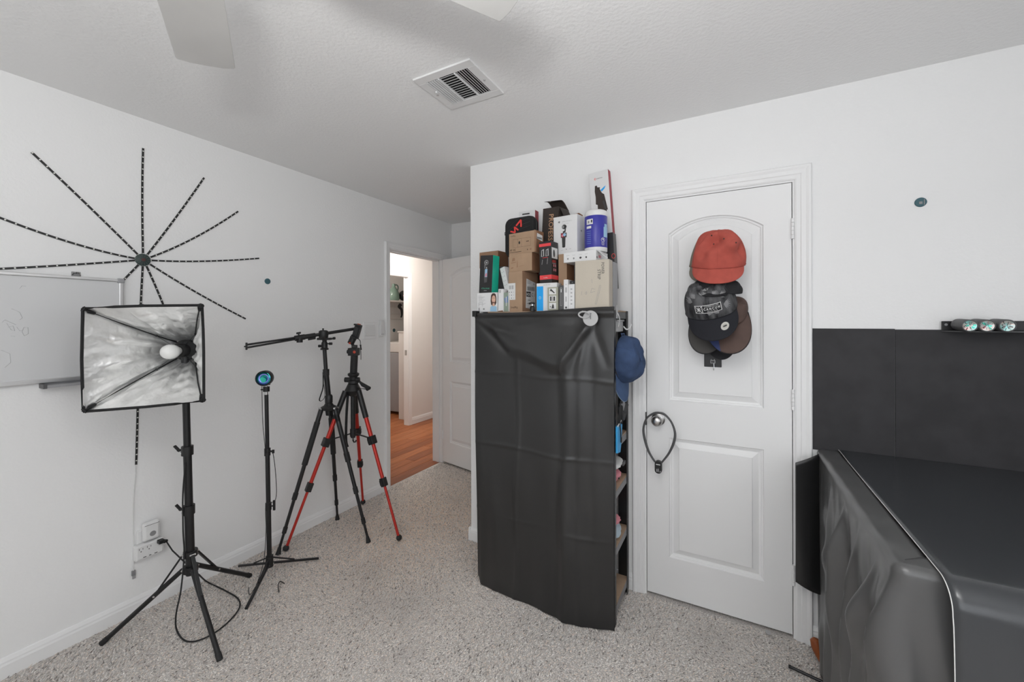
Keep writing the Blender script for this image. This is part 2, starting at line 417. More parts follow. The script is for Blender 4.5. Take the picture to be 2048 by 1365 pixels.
baseboard('baseboard_hallway', (XH, 4.272, -.01), (XH, 6.0, -.01), (1, 0, 0), 1.25)

# ---------------------------------------------------------------- moulded two-panel doors
def panel_outline(x0, x1, z0, zs, apex, i, n=18):
    x0 += i; x1 -= i; z0 += i
    if apex is None: return [(x0, z0), (x1, z0), (x1, zs-i), (x0, zs-i)]
    zs -= i*0.8; apex -= i
    hw = (x1-x0)/2; s = apex-zs; r = (hw*hw+s*s)/(2*s); cz = apex-r; cx = (x0+x1)/2
    a = math.asin(hw/r)
    return [(x0, z0), (x1, z0)]+[(cx+r*math.sin(a-2*a*k/n), cz+r*math.cos(a-2*a*k/n)) for k in range(n+1)]
def door_slab(mb, w, h, t, m=0.108):
    steps = [(0, 0), (.004, .007), (.010, .0085), (.012, .0125), (.020, .0145), (.046, .0050), (.048, .0010)]
    holes = []
    outer = [(0, 0), (w, 0), (w, h), (0, h)]
    for args in ((m, w-m, .205, .815, None), (m, w-m, 1.005, 1.855, 1.925)):
        rings = [panel_outline(*args, i) for i, _ in steps]; holes.append(rings[0]); n = len(rings[0])
        vs = [(x, d, z) for (i, d), r in zip(steps, rings) for x, z in r]; fs = []
        for k in range(len(steps)-1): fs += [(k*n+j, k*n+(j+1)%n, (k+1)*n+(j+1)%n, (k+1)*n+j) for j in range(n)]
        fs.append(tuple((len(steps)-1)*n+j for j in range(n)))
        mb.add(vs, fs)
    loops = [outer]+holes
    flat = [(x, 0, z) for L in loops for x, z in L]
    mb.add(flat, [tuple(q) for q in tessellate_polygon([[Vector((x, z, 0)) for x, z in L] for L in loops])])
    mb.add([(0, 0, 0), (w, 0, 0), (w, t, 0), (0, t, 0), (0, 0, h), (w, 0, h), (w, t, h), (0, t, h)], [(0, 1, 2, 3), (4, 5, 6, 7), (1, 2, 6, 5), (2, 3, 7, 6), (0, 3, 7, 4)])
def hinge(root, p, axis_len=.092, local=True):
    mb = MB()
    for k in range(5):
        z = p[2]-axis_len/2+k*axis_len/5
        mb.cyl((p[0], p[1], z+.0006), (p[0], p[1], z+axis_len/5-.0006), .0062, n=12)
    mb.box((p[0]-.006, p[1]+.003, p[2]-axis_len/2), (p[0]+.008, p[1]+.006, p[2]+axis_len/2))
    return mb.build('hinge', 'trim_paint', root, smooth=True)
def door_thing(name, label, loc, rotz):
    o = bpy.data.objects.new(name, None); COL.objects.link(o); o.location = loc; o.rotation_euler = (0, 0, rotz); o.empty_display_size = .05
    ORG[o] = Vector((0, 0, 0)); o['kind'] = 'structure'; o['label'] = label; return o
d1 = door_thing('door_1', 'white moulded closet door with arched upper panel', (2.1810, YB-.001, .015), 0)
mb = MB(); door_slab(mb, .6290, 2.032, .035); mb.build('slab', 'door_paint', d1)
for z in (1.825, 1.057, .27): hinge(d1, (.632, -.007, z))
mb = MB(); mb.lathe([(.033, 0), (.033, .004), (.028, .008), (.012, .010), (.011, .030), (.018, .034), (.026, .044), (.0275, .054), (.024, .064), (.014, .0705), (.004, .072)], (.057, 0, .905), (0, -1, 0), 28)
mb.build('knob', 'satin_nickel', d1, smooth=True)
mb = MB(); mb.box((-.0075, -.006, .868), (-.0015, .02, .935)); mb.build('latch_plate', 'dark_grey', d1)
d2 = door_thing('door_2', 'white bedroom door standing open in the alcove', (0.012, 3.262, .02), math.radians(-13))
mb = MB(); door_slab(mb, .715, 2.025, .035); mb.build('slab', 'door_paint', d2)
for z in (1.825, 1.057, .27): hinge(d2, (-.004, -.006, z))

# ---------------------------------------------------------------- carpet pile
def carpet():
    sp = 0.0078
    pts = []
    for (x0, x1, y0, y1) in ((0.012, 3.02, 0.42, YB-.012), (0.0, XB-.012, YB-.012, YH-.012)):
        nx = int((x1-x0)/sp); ny = int((y1-y0)/sp)
        gx, gy = np.meshgrid(np.arange(nx), np.arange(ny))
        p = np.stack([x0+gx.ravel()*sp, y0+gy.ravel()*sp], 1)+rng.uniform(-.55, .55, (nx*ny, 2))*sp
        p[:, 0] = np.clip(p[:, 0], x0, x1); p[:, 1] = np.clip(p[:, 1], y0, y1)
        pts.append(p)
    p = np.concatenate(pts); 
    # leave out what the camera cannot see: behind and right of the view
    keep = ~((p[:, 0] > 2.35) & (p[:, 1] < 1.15)) & ~((p[:, 0] > 1.75) & (p[:, 1] < .8))
    keep &= ~((p[:, 0] > 1.40) & (p[:, 0] < 2.08) & (p[:, 1] > 1.89))
    p = p[keep]; n = len(p)
    swirl = np.sin(p[:, 0]*7+np.sin(p[:, 1]*5)*1.5)*1.1+np.cos(p[:, 1]*9+p[:, 0]*4)*.8
    ang = swirl+rng.normal(0, 1.1, n); lean = rng.uniform(.75, 1.38, n); L = rng.uniform(.008, .016, n)
    top = np.stack([p[:, 0]+np.cos(ang)*np.sin(lean)*L, p[:, 1]+np.sin(ang)*np.sin(lean)*L, np.cos(lean)*L], 1)
    a0 = rng.uniform(0, 6.28, n); r = rng.uniform(.0026, .0042, n)
    V = np.zeros((n, 4, 3))
    for k in range(3):
        V[:, k, 0] = p[:, 0]+np.cos(a0+k*2.094)*r; V[:, k, 1] = p[:, 1]+np.sin(a0+k*2.094)*r; V[:, k, 2] = -.001
    V[:, 3] = top
    base = np.arange(n)*4
    F = np.stack([np.stack([base+k, base+(k+1)%3, base+3], 1) for k in range(3)], 1).reshape(-1, 3)
    me = bpy.data.meshes.new('carpet_pile')
    me.vertices.add(n*4); me.vertices.foreach_set('co', V.ravel())
    me.loops.add(len(F)*3); me.loops.foreach_set('vertex_index', F.ravel().astype(np.int32))
    me.polygons.add(len(F)); me.polygons.foreach_set('loop_start', np.arange(len(F), dtype=np.int32)*3)
    me.polygons.foreach_set('use_smooth', np.ones(len(F), dtype=bool))
    # yarn colours: pale grey, beige, taupe and dark flecks
    pal = np.array([(.95, .89, .835), (.90, .815, .745), (.97, .935, .90), (.60, .535, .485), (.20, .175, .155), (.93, .80, .70)])
    ci = rng.choice(6, n, p=[.25, .19, .20, .17, .09, .10])
    c = pal[ci]*rng.uniform(.9, 1.08, (n, 1))
    # tracked-in wear: darker, browner patches of their own shape near the doorway and scattered stains
    wear = np.exp(-(((p[:, 0]-.65)/.60)**2+((p[:, 1]-2.25)/.85)**2))
    c = c*(1-.20*wear[:, None]*np.array([.10, 1.0, 1.75]))
    for sx, sy, sr in ((.62, 2.62, .07), (.5, 2.05, .10), (1.35, 1.30, .07), (.98, 1.45, .09), (2.48, 2.02, .09), (1.13, 1.55, .12), (.75, 1.62, .14)):
        s = np.exp(-(((p[:, 0]-sx)**2+(p[:, 1]-sy)**2)/sr**2)); c = c*(1-.30*s[:, None]*rng.uniform(.4, 1.2, (n, 1)))
    C4 = np.ones((n, 4, 4), dtype=np.float32); C4[:, :, :3] = c[:, None, :]
    at = me.color_attributes.new('yarn', 'FLOAT_COLOR', 'POINT'); at.data.foreach_set('color', C4.ravel())
    me.update(); me.validate()
    m = bpy.data.materials.new('carpet_yarn'); m.use_nodes = True; b = m.node_tree.nodes['Principled BSDF']
    vc = m.node_tree.nodes.new('ShaderNodeVertexColor'); vc.layer_name = 'yarn'
    m.node_tree.links.new(vc.outputs['Color'], b.inputs['Base Color']); b.inputs['Roughness'].default_value = .9; b.inputs['Specular IOR Level'].default_value = .15; b.inputs['Sheen Weight'].default_value = .35; b.inputs['Sheen Roughness'].default_value = .6
    me.materials.append(m)
    o = bpy.data.objects.new('carpet_pile', me); COL.objects.link(o)
    tag(o, 'speckled grey and beige cut pile carpet covering the room floor', 'carpet', kind='stuff')
carpet()

# ================================================================ ceiling things
HUB = Vector((1.764, .297, 2.20))
fan = thing('ceiling_fan', 'white ceiling fan with flat blades hanging above the camera', 'ceiling fan', (HUB.x, HUB.y, 2.16))
mb = MB(); mb.lathe([(.07, 0), (.068, .02), (.03, .05), (.016, .055)], (HUB.x, HUB.y, H), (0, 0, -1), 28); mb.build('canopy', 'fan_white', fan, smooth=True)
mb = MB(); mb.cyl((HUB.x, HUB.y, H-.05), (HUB.x, HUB.y, 2.27), .012); mb.build('downrod', 'fan_white', fan, smooth=True)
mb = MB(); mb.lathe([(.02, .085), (.08, .075), (.105, .05), (.105, .01), (.085, -.015), (.05, -.03), (.02, -.034)], (HUB.x, HUB.y, 2.205), (0, 0, 1), 32); mb.build('motor_housing', 'fan_white', fan, smooth=True)
for ang in (149.5, 58, -31, 238):
    a = math.radians(ang); ux = Vector((math.cos(a), math.sin(a), 0)); uy = Vector((-math.sin(a), math.cos(a), 0))
    pitch = math.radians(-6); uyp = uy*math.cos(pitch)+Vector((0, 0, 1))*math.sin(pitch); nz = ux.cross(uyp)
    out = [(.17, -.052), (.24, -.066), (.655, -.072), (.664, -.069), (.672, -.04), (.674, 0.0), (.672, .04), (.664, .069), (.655, .072), (.24, .066), (.17, .052)]
    mb = MB(); mb.slab(out, lambda x, y, d: HUB+ux*x+uyp*y+nz*d, .007); bl = mb.build('blade', 'fan_white', fan, bevel=.0015)
    mb = MB(); mb.slab([(.08, -.02), (.17, -.03), (.22, -.045), (.235, 0), (.22, .045), (.17, .03), (.08, .02)], lambda x, y, d: HUB+ux*x+uyp*y+nz*(d+.007), .005); mb.build('blade_bracket', 'fan_white', bl)

vent = thing('ceiling_vent', 'white metal air register set in the ceiling', 'vent', (1.548, 1.426, H))
VX0, VX1, VY0, VY1 = 1.404, 1.691, 1.293, 1.560
mb = MB()
mb.box((VX0+.03, VY0+.03, H-.0015), (VX1-.03, VY1-.03, H-.0005)); mb.build('duct_shade', 'shadow_gap', vent)  # flat near-black plate painted as the shade inside the duct
mb = MB(); fw = .040
for a, b in (((VX0, VY0), (VX1, VY0+fw)), ((VX0, VY1-fw), (VX1, VY1)), ((VX0, VY0+fw), (VX0+fw, VY1-fw)), ((VX1-fw, VY0+fw), (VX1, VY1-fw))):
    mb.box((a[0], a[1], H-.008), (b[0], b[1], H))
mb.build('frame', 'white_metal', vent, bevel=.002)
def louvre(a, b, tilt):
    m2 = MB(); a = Vector(a); b = Vector(b); d = (b-a).normalized(); side = Vector((-d.y, d.x, 0))
    nrm = (side*math.cos(tilt)+Vector((0, 0, 1))*math.sin(tilt)); oth = nrm.cross(d)
    m2.obox((a+b)/2, (d, nrm, oth), ((b-a).length/2, .0055, .0006)); m2.build('louvre', 'white_metal', vent)
ix0, ix1, iy0, iy1 = VX0+fw, VX1-fw, VY0+fw, VY1-fw; zl = H-.006
iw = ix1-ix0
for k in range(5): louvre((ix0+.006+k*.0115, iy0, zl), (ix0+.006+k*.0115, iy1, zl), 1.7)
for k in range(5): louvre((ix1-.006-k*.0115, iy0, zl), (ix1-.006-k*.0115, iy1, zl), .85)
for k in range(12): louvre((ix0+.066, iy0+.008+k*.0156, zl), (ix1-.066, iy0+.008+k*.0156, zl), .6)
mb = MB()
for x in (ix0+.0625, ix1-.0625): mb.box((x-.002, iy0, H-.012), (x+.002, iy1, H-.002))
mb.build('divider', 'white_metal', vent)
mb = MB(); mb.cyl((VX0+.022, 1.43, H-.0105), (VX0+.022, 1.43, H-.006), .005); mb.build('screw', 'aluminium', vent)
mb = MB(); mb.cyl((VX1-.02, 1.43, H-.0105), (VX1-.02, 1.43, H-.006), .005); mb.build('screw', 'aluminium', vent)
mb = MB(); mb.box((VX0+.034, 1.40, H-.016), (VX0+.042, 1.412, H-.006)); mb.build('damper_lever', 'white_metal', vent)

det = thing('smoke_detector', 'small white smoke detector on the alcove ceiling', 'smoke detector', (.48, 3.06, H))
mb = MB(); mb.lathe([(.066, 0), (.066, .012), (.062, .016)], (.545, 3.06, H), (0, 0, -1), 28); mb.build('base', 'white_plastic', det, smooth=True)
mb = MB(); mb.lathe([(.058, .016), (.058, .026), (.046, .04), (.02, .044)], (.545, 3.06, H), (0, 0, -1), 28); mb.build('cover', 'white_plastic', det, smooth=True)

# ================================================================ left wall things
star = thing('led_starburst', 'black LED strip starburst fanned out on the left wall', 'wall light', (0, 0.901, 1.737))
SH = Vector((0.006, 0.899, 1.736))
def onwall(pts, x=.004): return [Vector((x, p[1], p[2])) for p in pts]
arms = [
 ((0, 0.901, 1.737), (0, 0.699, 1.964), (0, 0.536, 2.139)),
 ((0, 0.901, 1.737), (0, 0.898, 2.034), (0, 0.902, 2.292)),
 ((0, 0.901, 1.737), (0, 1.029, 1.964), (0, 1.167, 2.227)),
 ((0, 0.901, 1.737), (0, 1.112, 1.879), (0, 1.343, 2.082)),
 ((0, 0.901, 1.737), (0, 1.147, 1.761), (0, 1.464, 1.82)),
 ((0, 0.901, 1.737), (0, 1.123, 1.592), (0, 1.384, 1.445)),
 ((0, 0.901, 1.737), (0, 0.663, 1.777), (0, 0.404, 1.866)),
 ((0, 0.901, 1.737), (0, 0.632, 1.678), (0, 0.403, 1.633)),
 ((0, 0.901, 1.737), (0, 0.855, 1.67), (0, 0.822, 1.623)),
 ((0, 0.901, 1.737), (0, 0.943, 1.629), (0, 1.007, 1.439)),
]
def bez(a, b, c, n):
    a, b, c = Vector(a), Vector(b), Vector(c)
    ctl = b*2-(a+c)/2
    return [a*(1-t)**2+ctl*2*t*(1-t)+c*t*t for t in [i/n for i in range(n+1)]]
def arm(path, w=.0085):
    n = len(path); mb = MB(); vs = []; fs = []
    for k, p in enumerate(path):
        d = (path[min(k+1, n-1)]-path[max(k-1, 0)]).normalized(); s = Vector((0, -d.z, d.y))*w/2
        for dx in (.0, .0025): vs += [Vector((dx+.001, p.y, p.z))+s, Vector((dx+.001, p.y, p.z))-s]
    for k in range(n-1):
        a = 4*k; b = a+4
        fs += [(a+2, a+3, b+3, b+2), (a, a+2, b+2, b), (a+1, b+1, b+3, a+3)]
    fs += [(0, 1, 3, 2), (4*n-4, 4*n-2, 4*n-1, 4*n-3)]
    mb.add(vs, fs); strip = mb.build('led_strip', 'led_strip', star)
    mb = MB(); L = 0; nxt = .030
    for k in range(n-1):
        seg = (path[k+1]-path[k]).length
        while nxt <= L+seg:
            p = path[k].lerp(path[k+1], (nxt-L)/seg); d = (path[k+1]-path[k]).normalized(); s = Vector((0, -d.z, d.y))
            mb.obox((.0043, p.y, p.z), ((1, 0, 0), d, s), (.0011, .0024, .0026)); nxt += .0300
        L += seg
    c = mb.build('led_chip', 'led_white', strip); c['kind'] = 'stuff'
for a in arms: arm(bez(*a, 24))
arm(bez((0, 0.901, 1.737), (0, 0.891, 1.51), (0, 0.885, 1.291), 16)+bez((0, 0.881, 1.143), (0, 0.878, 0.971), (0, 0.872, 0.727), 16))
mb = MB(); mb.lathe([(.0, 0), (.030, 0), (.030, .006), (.026, .009), (.0, .0095)], (.002, SH.y, SH.z), (1, 0, 0), 32, cap=False); hb = mb.build('hub', 'hub_dark', star, smooth=True)
mb = MB(); mb.lathe([(.0, .0096), (.008, .0096), (.008, .0115), (0, .0118)], (.002, SH.y, SH.z), (1, 0, 0), 24, cap=False); mb.build('hub_cap', 'hub_red', hb)
mb = MB()
for k in range(12):
    a = k*math.pi/6+.2; mb.bar((.0122, SH.y+.014*math.cos(a), SH.z+.014*math.sin(a)), (.0112, SH.y+.028*math.cos(a), SH.z+.028*math.sin(a)), .002, .001, (1, 0, 0))
mb.build('hub_rib', 'dark_grey', hb)
wire = [(0.006, 0.87, 0.729), (0.006, 0.87, 0.692), (0.006, 0.862, 0.597), (0.008, 0.858, 0.489), (0.006, 0.86, 0.366), (0.008, 0.861, 0.281), (0.006, 0.86, 0.215)]
mb = MB(); mb.tube(wire, .0016, 6); mb.build('wire', 'paper_white', star, smooth=True)
up = Vector(wire[-1]); mb = MB(); mb.obox(up+Vector((0, 0, -.012)), ((1, 0, 0), (0, 1, 0), (0, 0, 1)), (.004, .007, .012)); us = mb.build('usb_plug', 'mid_grey', star, bevel=.001)
mb = MB(); mb.obox(up+Vector((0, .002, -.032)), ((1, 0, 0), (0, 1, 0), (0, 0, 1)), (.0025, .006, .008)); mb.build('usb_tip', 'grey_plastic', us)

# whiteboard
wb = thing('whiteboard', 'white dry erase board with aluminium frame on left wall', 'whiteboard', (0, -.1, 1.40))
WY0, WY1, WZ0, WZ1 = -.40, .822, 1.170, 1.632
mb = MB(); mb.box((.004, WY0, WZ0), (.012, WY1, WZ1)); mb.build('panel', 'whiteboard', wb)
def rail(a, b): 
    m2 = MB(); m2.box(a, b); return m2.build('frame_rail', 'aluminium', wb, bevel=.003)
rail((.002, WY0, WZ1-.014), (.019, WY1-.016, WZ1)); rail((.002, WY0, WZ0), (.019, WY1-.016, WZ0+.018)); rail((.002, WY1-.016, WZ0+.016), (.019, WY1, WZ1-.016)); rail((.002, WY0-.016, WZ0), (.019, WY0, WZ1))
for y, z in ((WY1-.009, WZ1-.008), (WY1-.009, WZ0+.008)):
    mb = MB(); mb.box((.001, y-.012, z-.011), (.023, y+.012, z+.011)); mb.build('corner_cap', 'grey_plastic', wb, bevel=.004)
mb = MB(); mb.box((.002, .565, WZ0-.018), (.058, WY1-.02, WZ0-.013)); mb.box((.054, .565, WZ0-.013), (.058, WY1-.02, WZ0-.006)); mb.box((.002, .565, WZ0-.013), (.006, WY1-.02, WZ0+.002)); tr = mb.build('pen_tray', 'grey_plastic', wb)
mb = MB(); mb.box((.002, .555, WZ0-.02), (.06, .566, WZ0-.002)); mb.build('tray_end', 'dark_grey', tr)
mb = MB()
def scr(pts, r=.0012):
    m2 = MB(); m2.tube([(.0124, p[1], p[2]) for p in pts], r, 4, flat=.4); m2.build('marker_stroke', 'marker_grey', wb)
scr([(0, 0.467, 1.424), (0, 0.478, 1.398), (0, 0.488, 1.393), (0, 0.483, 1.414), (0, 0.47, 1.408)]); scr([(0, 0.48, 1.483), (0, 0.501, 1.469), (0, 0.508, 1.446), (0, 0.501, 1.438)]); scr([(0, 0.493, 1.408), (0, 0.501, 1.393), (0, 0.511, 1.397)]); scr([(0, 0.512, 1.407), (0, 0.523, 1.407), (0, 0.524, 1.38), (0, 0.513, 1.372), (0, 0.507, 1.389), (0, 0.512, 1.407)])
scr([(0, 0.478, 1.373), (0, 0.488, 1.371)]); scr([(0, 0.501, 1.566), (0, 0.507, 1.578), (0, 0.518, 1.577)]); scr([(0, 0.452, 1.318), (0, 0.475, 1.301), (0, 0.477, 1.266), (0, 0.462, 1.247)]); scr([(0, 0.455, 1.428), (0, 0.462, 1.438), (0, 0.491, 1.418)])
ck = Vector((0, 0.666, 1.642)); hk = thing('wall_clip', 'small clear adhesive clip just above the whiteboard', 'hook', tuple(ck))
mb = MB(); mb.box((0, ck.y-.015, ck.z-.011), (.003, ck.y+.015, ck.z+.011)); mb.build('base', 'clear_plastic', hk, bevel=.003)
mb = MB(); mb.tube([(.003, ck.y-.012, ck.z-.004), (.010, ck.y-.006, ck.z+.006), (.012, ck.y, ck.z+.009), (.010, ck.y+.008, ck.z+.004), (.003, ck.y+.014, ck.z-.006)], .0022, 8); mb.build('hoop', 'chrome', hk, smooth=True)
mb = MB(); mb.sph((.008, ck.y, ck.z+.007), .004); mb.build('pin', 'black_plastic', hk, smooth=True)
# teal wall pads
def pad(p, nrm, r, label):
    m2 = MB(); m2.lathe([(0, 0), (r, 0), (r, .003), (r*.9, .005), (0, .005)], p, nrm, 28, cap=False)
    return tag(m2.build('wall_pad', 'teal_pad', smooth=True), label, 'wall pad', 'teal round wall pads')
pad((0, 1.516, 1.682), (1, 0, 0), .018, 'round dark teal pad on left wall beside the LED starburst')
pb = pad((3.237, 2.206, 1.899), (0, -1, 0), .0185, 'round dark teal pad high on wall right of the closet door')
tp = Vector((3.237, 2.206, 1.899)); mb = MB(); mb.box((tp.x-.006, YB-.0065, tp.z-.008), (tp.x+.004, YB-.005, tp.z+.002)); mb.box((tp.x+.008, YB-.0065, tp.z-.012), (tp.x+.011, YB-.005, tp.z+.010)); o = mb.build('scuff', 'clear_plastic', pb)
pad((XL+.001, *(-2.48, 5.113, 1.273)[1:]), (1, 0, 0), .03, 'round dark teal pad on the laundry room wall')
# switch plate and remote
sw = thing('light_switch', 'white square rocker switch plate beside the doorway', 'light switch', (0, 2.333, 1.352))
mb = MB(); mb.box((0, 2.266, 1.285), (.008, 2.400, 1.420)); mb.build('plate', 'trim_paint', sw, bevel=.004)
for y in (2.285,):
    mb = MB(); mb.add([(.008, y, 1.308), (.008, y+.097, 1.308), (.008, y+.097, 1.400), (.008, y, 1.400), (.014, y, 1.312), (.014, y+.097, 1.312), (.0085, y+.097, 1.400), (.0085, y, 1.400)], [(0, 1, 5, 4), (4, 5, 6, 7), (0, 4, 7, 3), (1, 2, 6, 5), (2, 3, 7, 6)]); mb.build('rocker', 'white_plastic', sw)
rm = thing('fan_remote', 'slim white remote in wall cradle beside the door casing', 'remote', (0, 2.452, 1.365))
mb = MB(); mb.box((0, 2.428, 1.296), (.010, 2.478, 1.40)); mb.build('cradle', 'white_plastic', rm, bevel=.004)
mb = MB(); mb.box((.004, 2.433, 1.305), (.022, 2.473, 1.437)); rb = mb.build('handset', 'white_plastic', rm, bevel=.006)
mb = MB()
for y in (2.442, 2.452, 2.462): mb.box((.022, y-.003, 1.318), (.0232, y+.003, 1.324))
mb.build('button', 'grey_plastic', rb)

# power strip, plug-in and cords
ps = thing('outlet_extender', 'white wall outlet extender with three USB ports', 'outlet', (0, .912, .30))
c0 = Vector((0, .912, .298)); mb = MB(); mb.box((0, .856, .262), (.038, .970, .338)); mb.build('body', 'white_plastic', ps, bevel=.009)
mb = MB()
for y in (.880, .911):
    mb.box((.038, y-.010, .314), (.0386, y-.008, .323)); mb.box((.038, y+.004, .314), (.0386, y+.006, .321)); mb.cyl((.038, y-.002, .306), (.0386, y-.002, .306), .0026, n=10)
mb.build('socket_slots', 'dark_grey', ps)
for y, w in ((.892, .012), (.913, .008), (.936, .012)):
    mb = MB(); mb.box((.038, y-w/2, .272), (.0386, y+w/2, .2755)); mb.build('usb_port', 'dark_grey', ps)
mb = MB(); mb.box((0, .872, .33), (.012, .962, .40)); mb.build('wall_plate', 'white_plastic', ps, bevel=.003)
pd = thing('plug_in_sensor', 'white square plug-in gadget above the outlet extender', 'gadget', (0, .918, .39))
mb = MB(); mb.box((.012, .886, .346), (.044, .952, .436)); mb.build('body', 'white_plastic', pd, bevel=.010)
mb = MB(); mb.box((.0436, .890, .4235), (.0446, .948, .4255)); mb.build('seam', 'dark_grey', pd)
mb = MB(); mb.lathe([(0, 0), (.0125, 0), (.0125, .0008), (0, .001)], (.044, .922, .378), (1, 0, 0), 24, cap=False); mb.build('button', 'mid_grey', pd)

# ================================================================ softbox light on its stand
sb = thing('softbox_light', 'square silver lined softbox with bulb on black light stand', 'softbox', (.322, .962, 0))
hub = Vector((.322, .962, .27)); 
def lerp(a, b, t): return Vector(a).lerp(Vector(b), t)
tips = ((.125, .71, .008), (.683, .912, .008), (.203, 1.296, .008))
for t in tips:
    t = Vector(t); d = Vector((t.x-hub.x, t.y-hub.y, 0)).normalized(); a = hub+d*.03
    a.z = .262; mb = MB(); mb.cyl(a, t+(a-t).normalized()*.002, .0105, n=12); lg = mb.build('leg', 'black_metal', sb, smooth=True)
    mb = MB(); e = t+(a-t).normalized()*.03; mb.cyl(e, t, .0118, .0118, n=12); mb.build('foot_cap', 'black_rubber', lg, smooth=True)
    m = lerp(a, t, .36); b = hub+d*.028; b.z = .335
    mb = MB(); mb.bar(b, m, .014, .008); mb.build('brace', 'black_metal', sb, bevel=.001)
    s = d.cross(Vector((0, 0, 1)))
    for q in (m, a, b):
        mb = MB(); mb.cyl(q-s*.012, q+s*.012, .0045, n=10); mb.build('rivet', 'chrome', sb, smooth=True)
for z, r in ((.262, .030), (.335, .028)):
    mb = MB(); mb.cyl(hub+Vector((0, 0, z-hub.z-.014)), hub+Vector((0, 0, z-hub.z+.014)), r, n=18); mb.build('spider_hub', 'black_plastic', sb, smooth=True)
ptop = Vector((0.327, 0.943, 1.087)); pb0 = Vector((.322, .962, .235))
def pole_at(z): return pb0.lerp(ptop, (z-pb0.z)/(ptop.z-pb0.z))
for z0, z1, r in ((.235, .54, .0185), (.54, .82, .0165), (.82, 1.33, .0145)):
    mb = MB(); mb.cyl(pole_at(z0), pole_at(z1), r, n=18); mb.build('pole', 'black_metal', sb, smooth=True)
LAT = Vector((.8791, .4766, 0)); FWD = Vector((-.4766, .8791, 0))
for z in (.545, .825):
    p = pole_at(z); mb = MB(); mb.cyl(p-Vector((0, 0, .022)), p+Vector((0, 0, .02)), .0235, n=18); cl = mb.build('collar', 'black_plastic', sb, smooth=True)
    mb = MB(); mb.cyl(p-LAT*.02, p-LAT*.045, .006, n=10); mb.obox(p-LAT*.048+Vector((0, 0, .008)), (LAT+Vector((0, 0, .9)), FWD, LAT.cross(FWD)-LAT), (.004, .005, .018)); mb.build('knob', 'black_plastic', cl)
    mb = MB(); mb.sph(p-LAT*.022-FWD*.012+Vector((0, 0, -.012)), .004, 8, 6); mb.build('rivet', 'chrome', cl)
# softbox head
TL, TR, BR, BL = Vector((0.351, 0.592, 1.482)), Vector((0.645, 0.865, 1.497)), Vector((0.651, 0.868, 1.101)), Vector((0.353, 0.593, 1.079))
bc = Vector((0.308, 0.955, 1.296)); ux = ((TR-TL)+(BR-BL)).normalized(); uz = ((TL-BL)+(TR-BR)).normalized(); ax = ux.cross(uz).normalized()
if ax.dot(bc-(TL+BR)/2) < 0: ax = -ax
bs = .042
b4 = [bc-ux*bs+uz*bs, bc+ux*bs+uz*bs, bc+ux*bs-uz*bs, bc-ux*bs-uz*bs]; o4 = [TL, TR, BR, BL]
ctr = (TL+BR)/2
def wr(p, k=1.0): return .010*math.sin(p.x*37+p.z*29+k)*math.sin(p.y*31-p.z*41+2*k)+.006*math.sin(p.x*83-p.z*71+k*3)
for k in range(4):
    A, Bq = o4[k], o4[(k+1)%4]; a, b = b4[k], b4[(k+1)%4]
    nn = (Bq-A).cross(a-A).normalized(); inw = ctr+ax*.1-(A+Bq)/2
    if nn.dot(inw) < 0: nn = -nn
    def pan(u, v, off=0.0, w=1.0):
        p = (A.lerp(Bq, u)).lerp(a.lerp(b, u), v)
        e = min(1, 6*u, 6*(1-u), 7*v, 5*(1-v))
        # folds radiating from the back of the box
        rad = (.009*math.sin(u*19+k*2.1)+.006*math.sin(u*41+k))*v*(1-v)*3.0
        sag = .012*math.sin(math.pi*u)*math.sin(math.pi*min(1, v*1.1))
        return p+nn*(w*e*max(-.003, wr(p, k)*.45+rad)+sag*1.0-off)
    mb = MB(); mb.grid(lambda u, v: pan(u, v), 40, 34); mb.build('reflective_lining', 'silver_foil', sb, smooth=True)
    mb = MB(); mb.grid(lambda u, v: pan(u, v, .010*min(1, 6*v), 0.0), 16, 12); mb.build('outer_shell', 'black_fabric', sb, smooth=True)
    mb = MB(); mb.tube([A+ax*.004, A.lerp(Bq, .25)+ax*.002-nn*.003, A.lerp(Bq, .5)-nn*.004, A.lerp(Bq, .75)+ax*.002-nn*.002, Bq+ax*.004], .0055, 8); mb.build('rim', 'black_fabric', sb, smooth=True)
    q = A+(ctr-A)*.045; rod = [A+(ctr-A)*.03, A.lerp(a, .35)+(ctr-A).normalized()*.016, A.lerp(a, .7)+(ctr-A).normalized()*.016, a.lerp(bc, .1)]
    mb = MB(); mb.tube(rod, .0028, 8); rd = mb.build('support_rod', 'black_metal', sb, smooth=True)
    mb = MB(); e = A.lerp(a, .10); mb.tube([A+(ctr-A)*.012, A.lerp(e, .5)+(ctr-A)*.02, e+(ctr-A)*.03], [.012, .009, .005], 8); mb.build('corner_pocket', 'black_fabric', rd, smooth=True)
    mb = MB(); w1 = A.lerp(a, .72)+(ctr-A).normalized()*.016; mb.tube([w1, bc-ax*.055], .0014, 6); mb.sph(w1, .005, 8, 6); mb.build('strut_wire', 'black_metal', rd)
mb = MB(); mb.lathe([(.05, .012), (.048, -.02), (.032, -.035), (.031, -.075), (.027, -.08)], bc, ax, 24); mb.build('lamp_socket', 'black_plastic', sb, smooth=True)
mb = MB(); mb.lathe([(.018, -.078), (.022, -.095), (.029, -.115), (.0325, -.132), (.0325, -.145), (.029, -.160), (.021, -.172), (.010, -.179), (.002, -.180)], bc, ax, 28); mb.build('bulb', 'bulb_white', sb, smooth=True)
mb = MB(); mb.cyl(bc+ax*.01, bc+ax*.09, .034, n=20); mb.bar(ptop-Vector((0, 0, .03)), bc+ax*.05-Vector((0, 0, .01)), .03, .03); mb.build('tilt_bracket', 'black_plastic', sb, smooth=True)
mb = MB(); md = TL.lerp(TR, .47); mb.sph(md+uz*.004+ax*.01, (.012, .012, .008), 10, 6); mb.build('fabric_loop', 'black_fabric', sb)

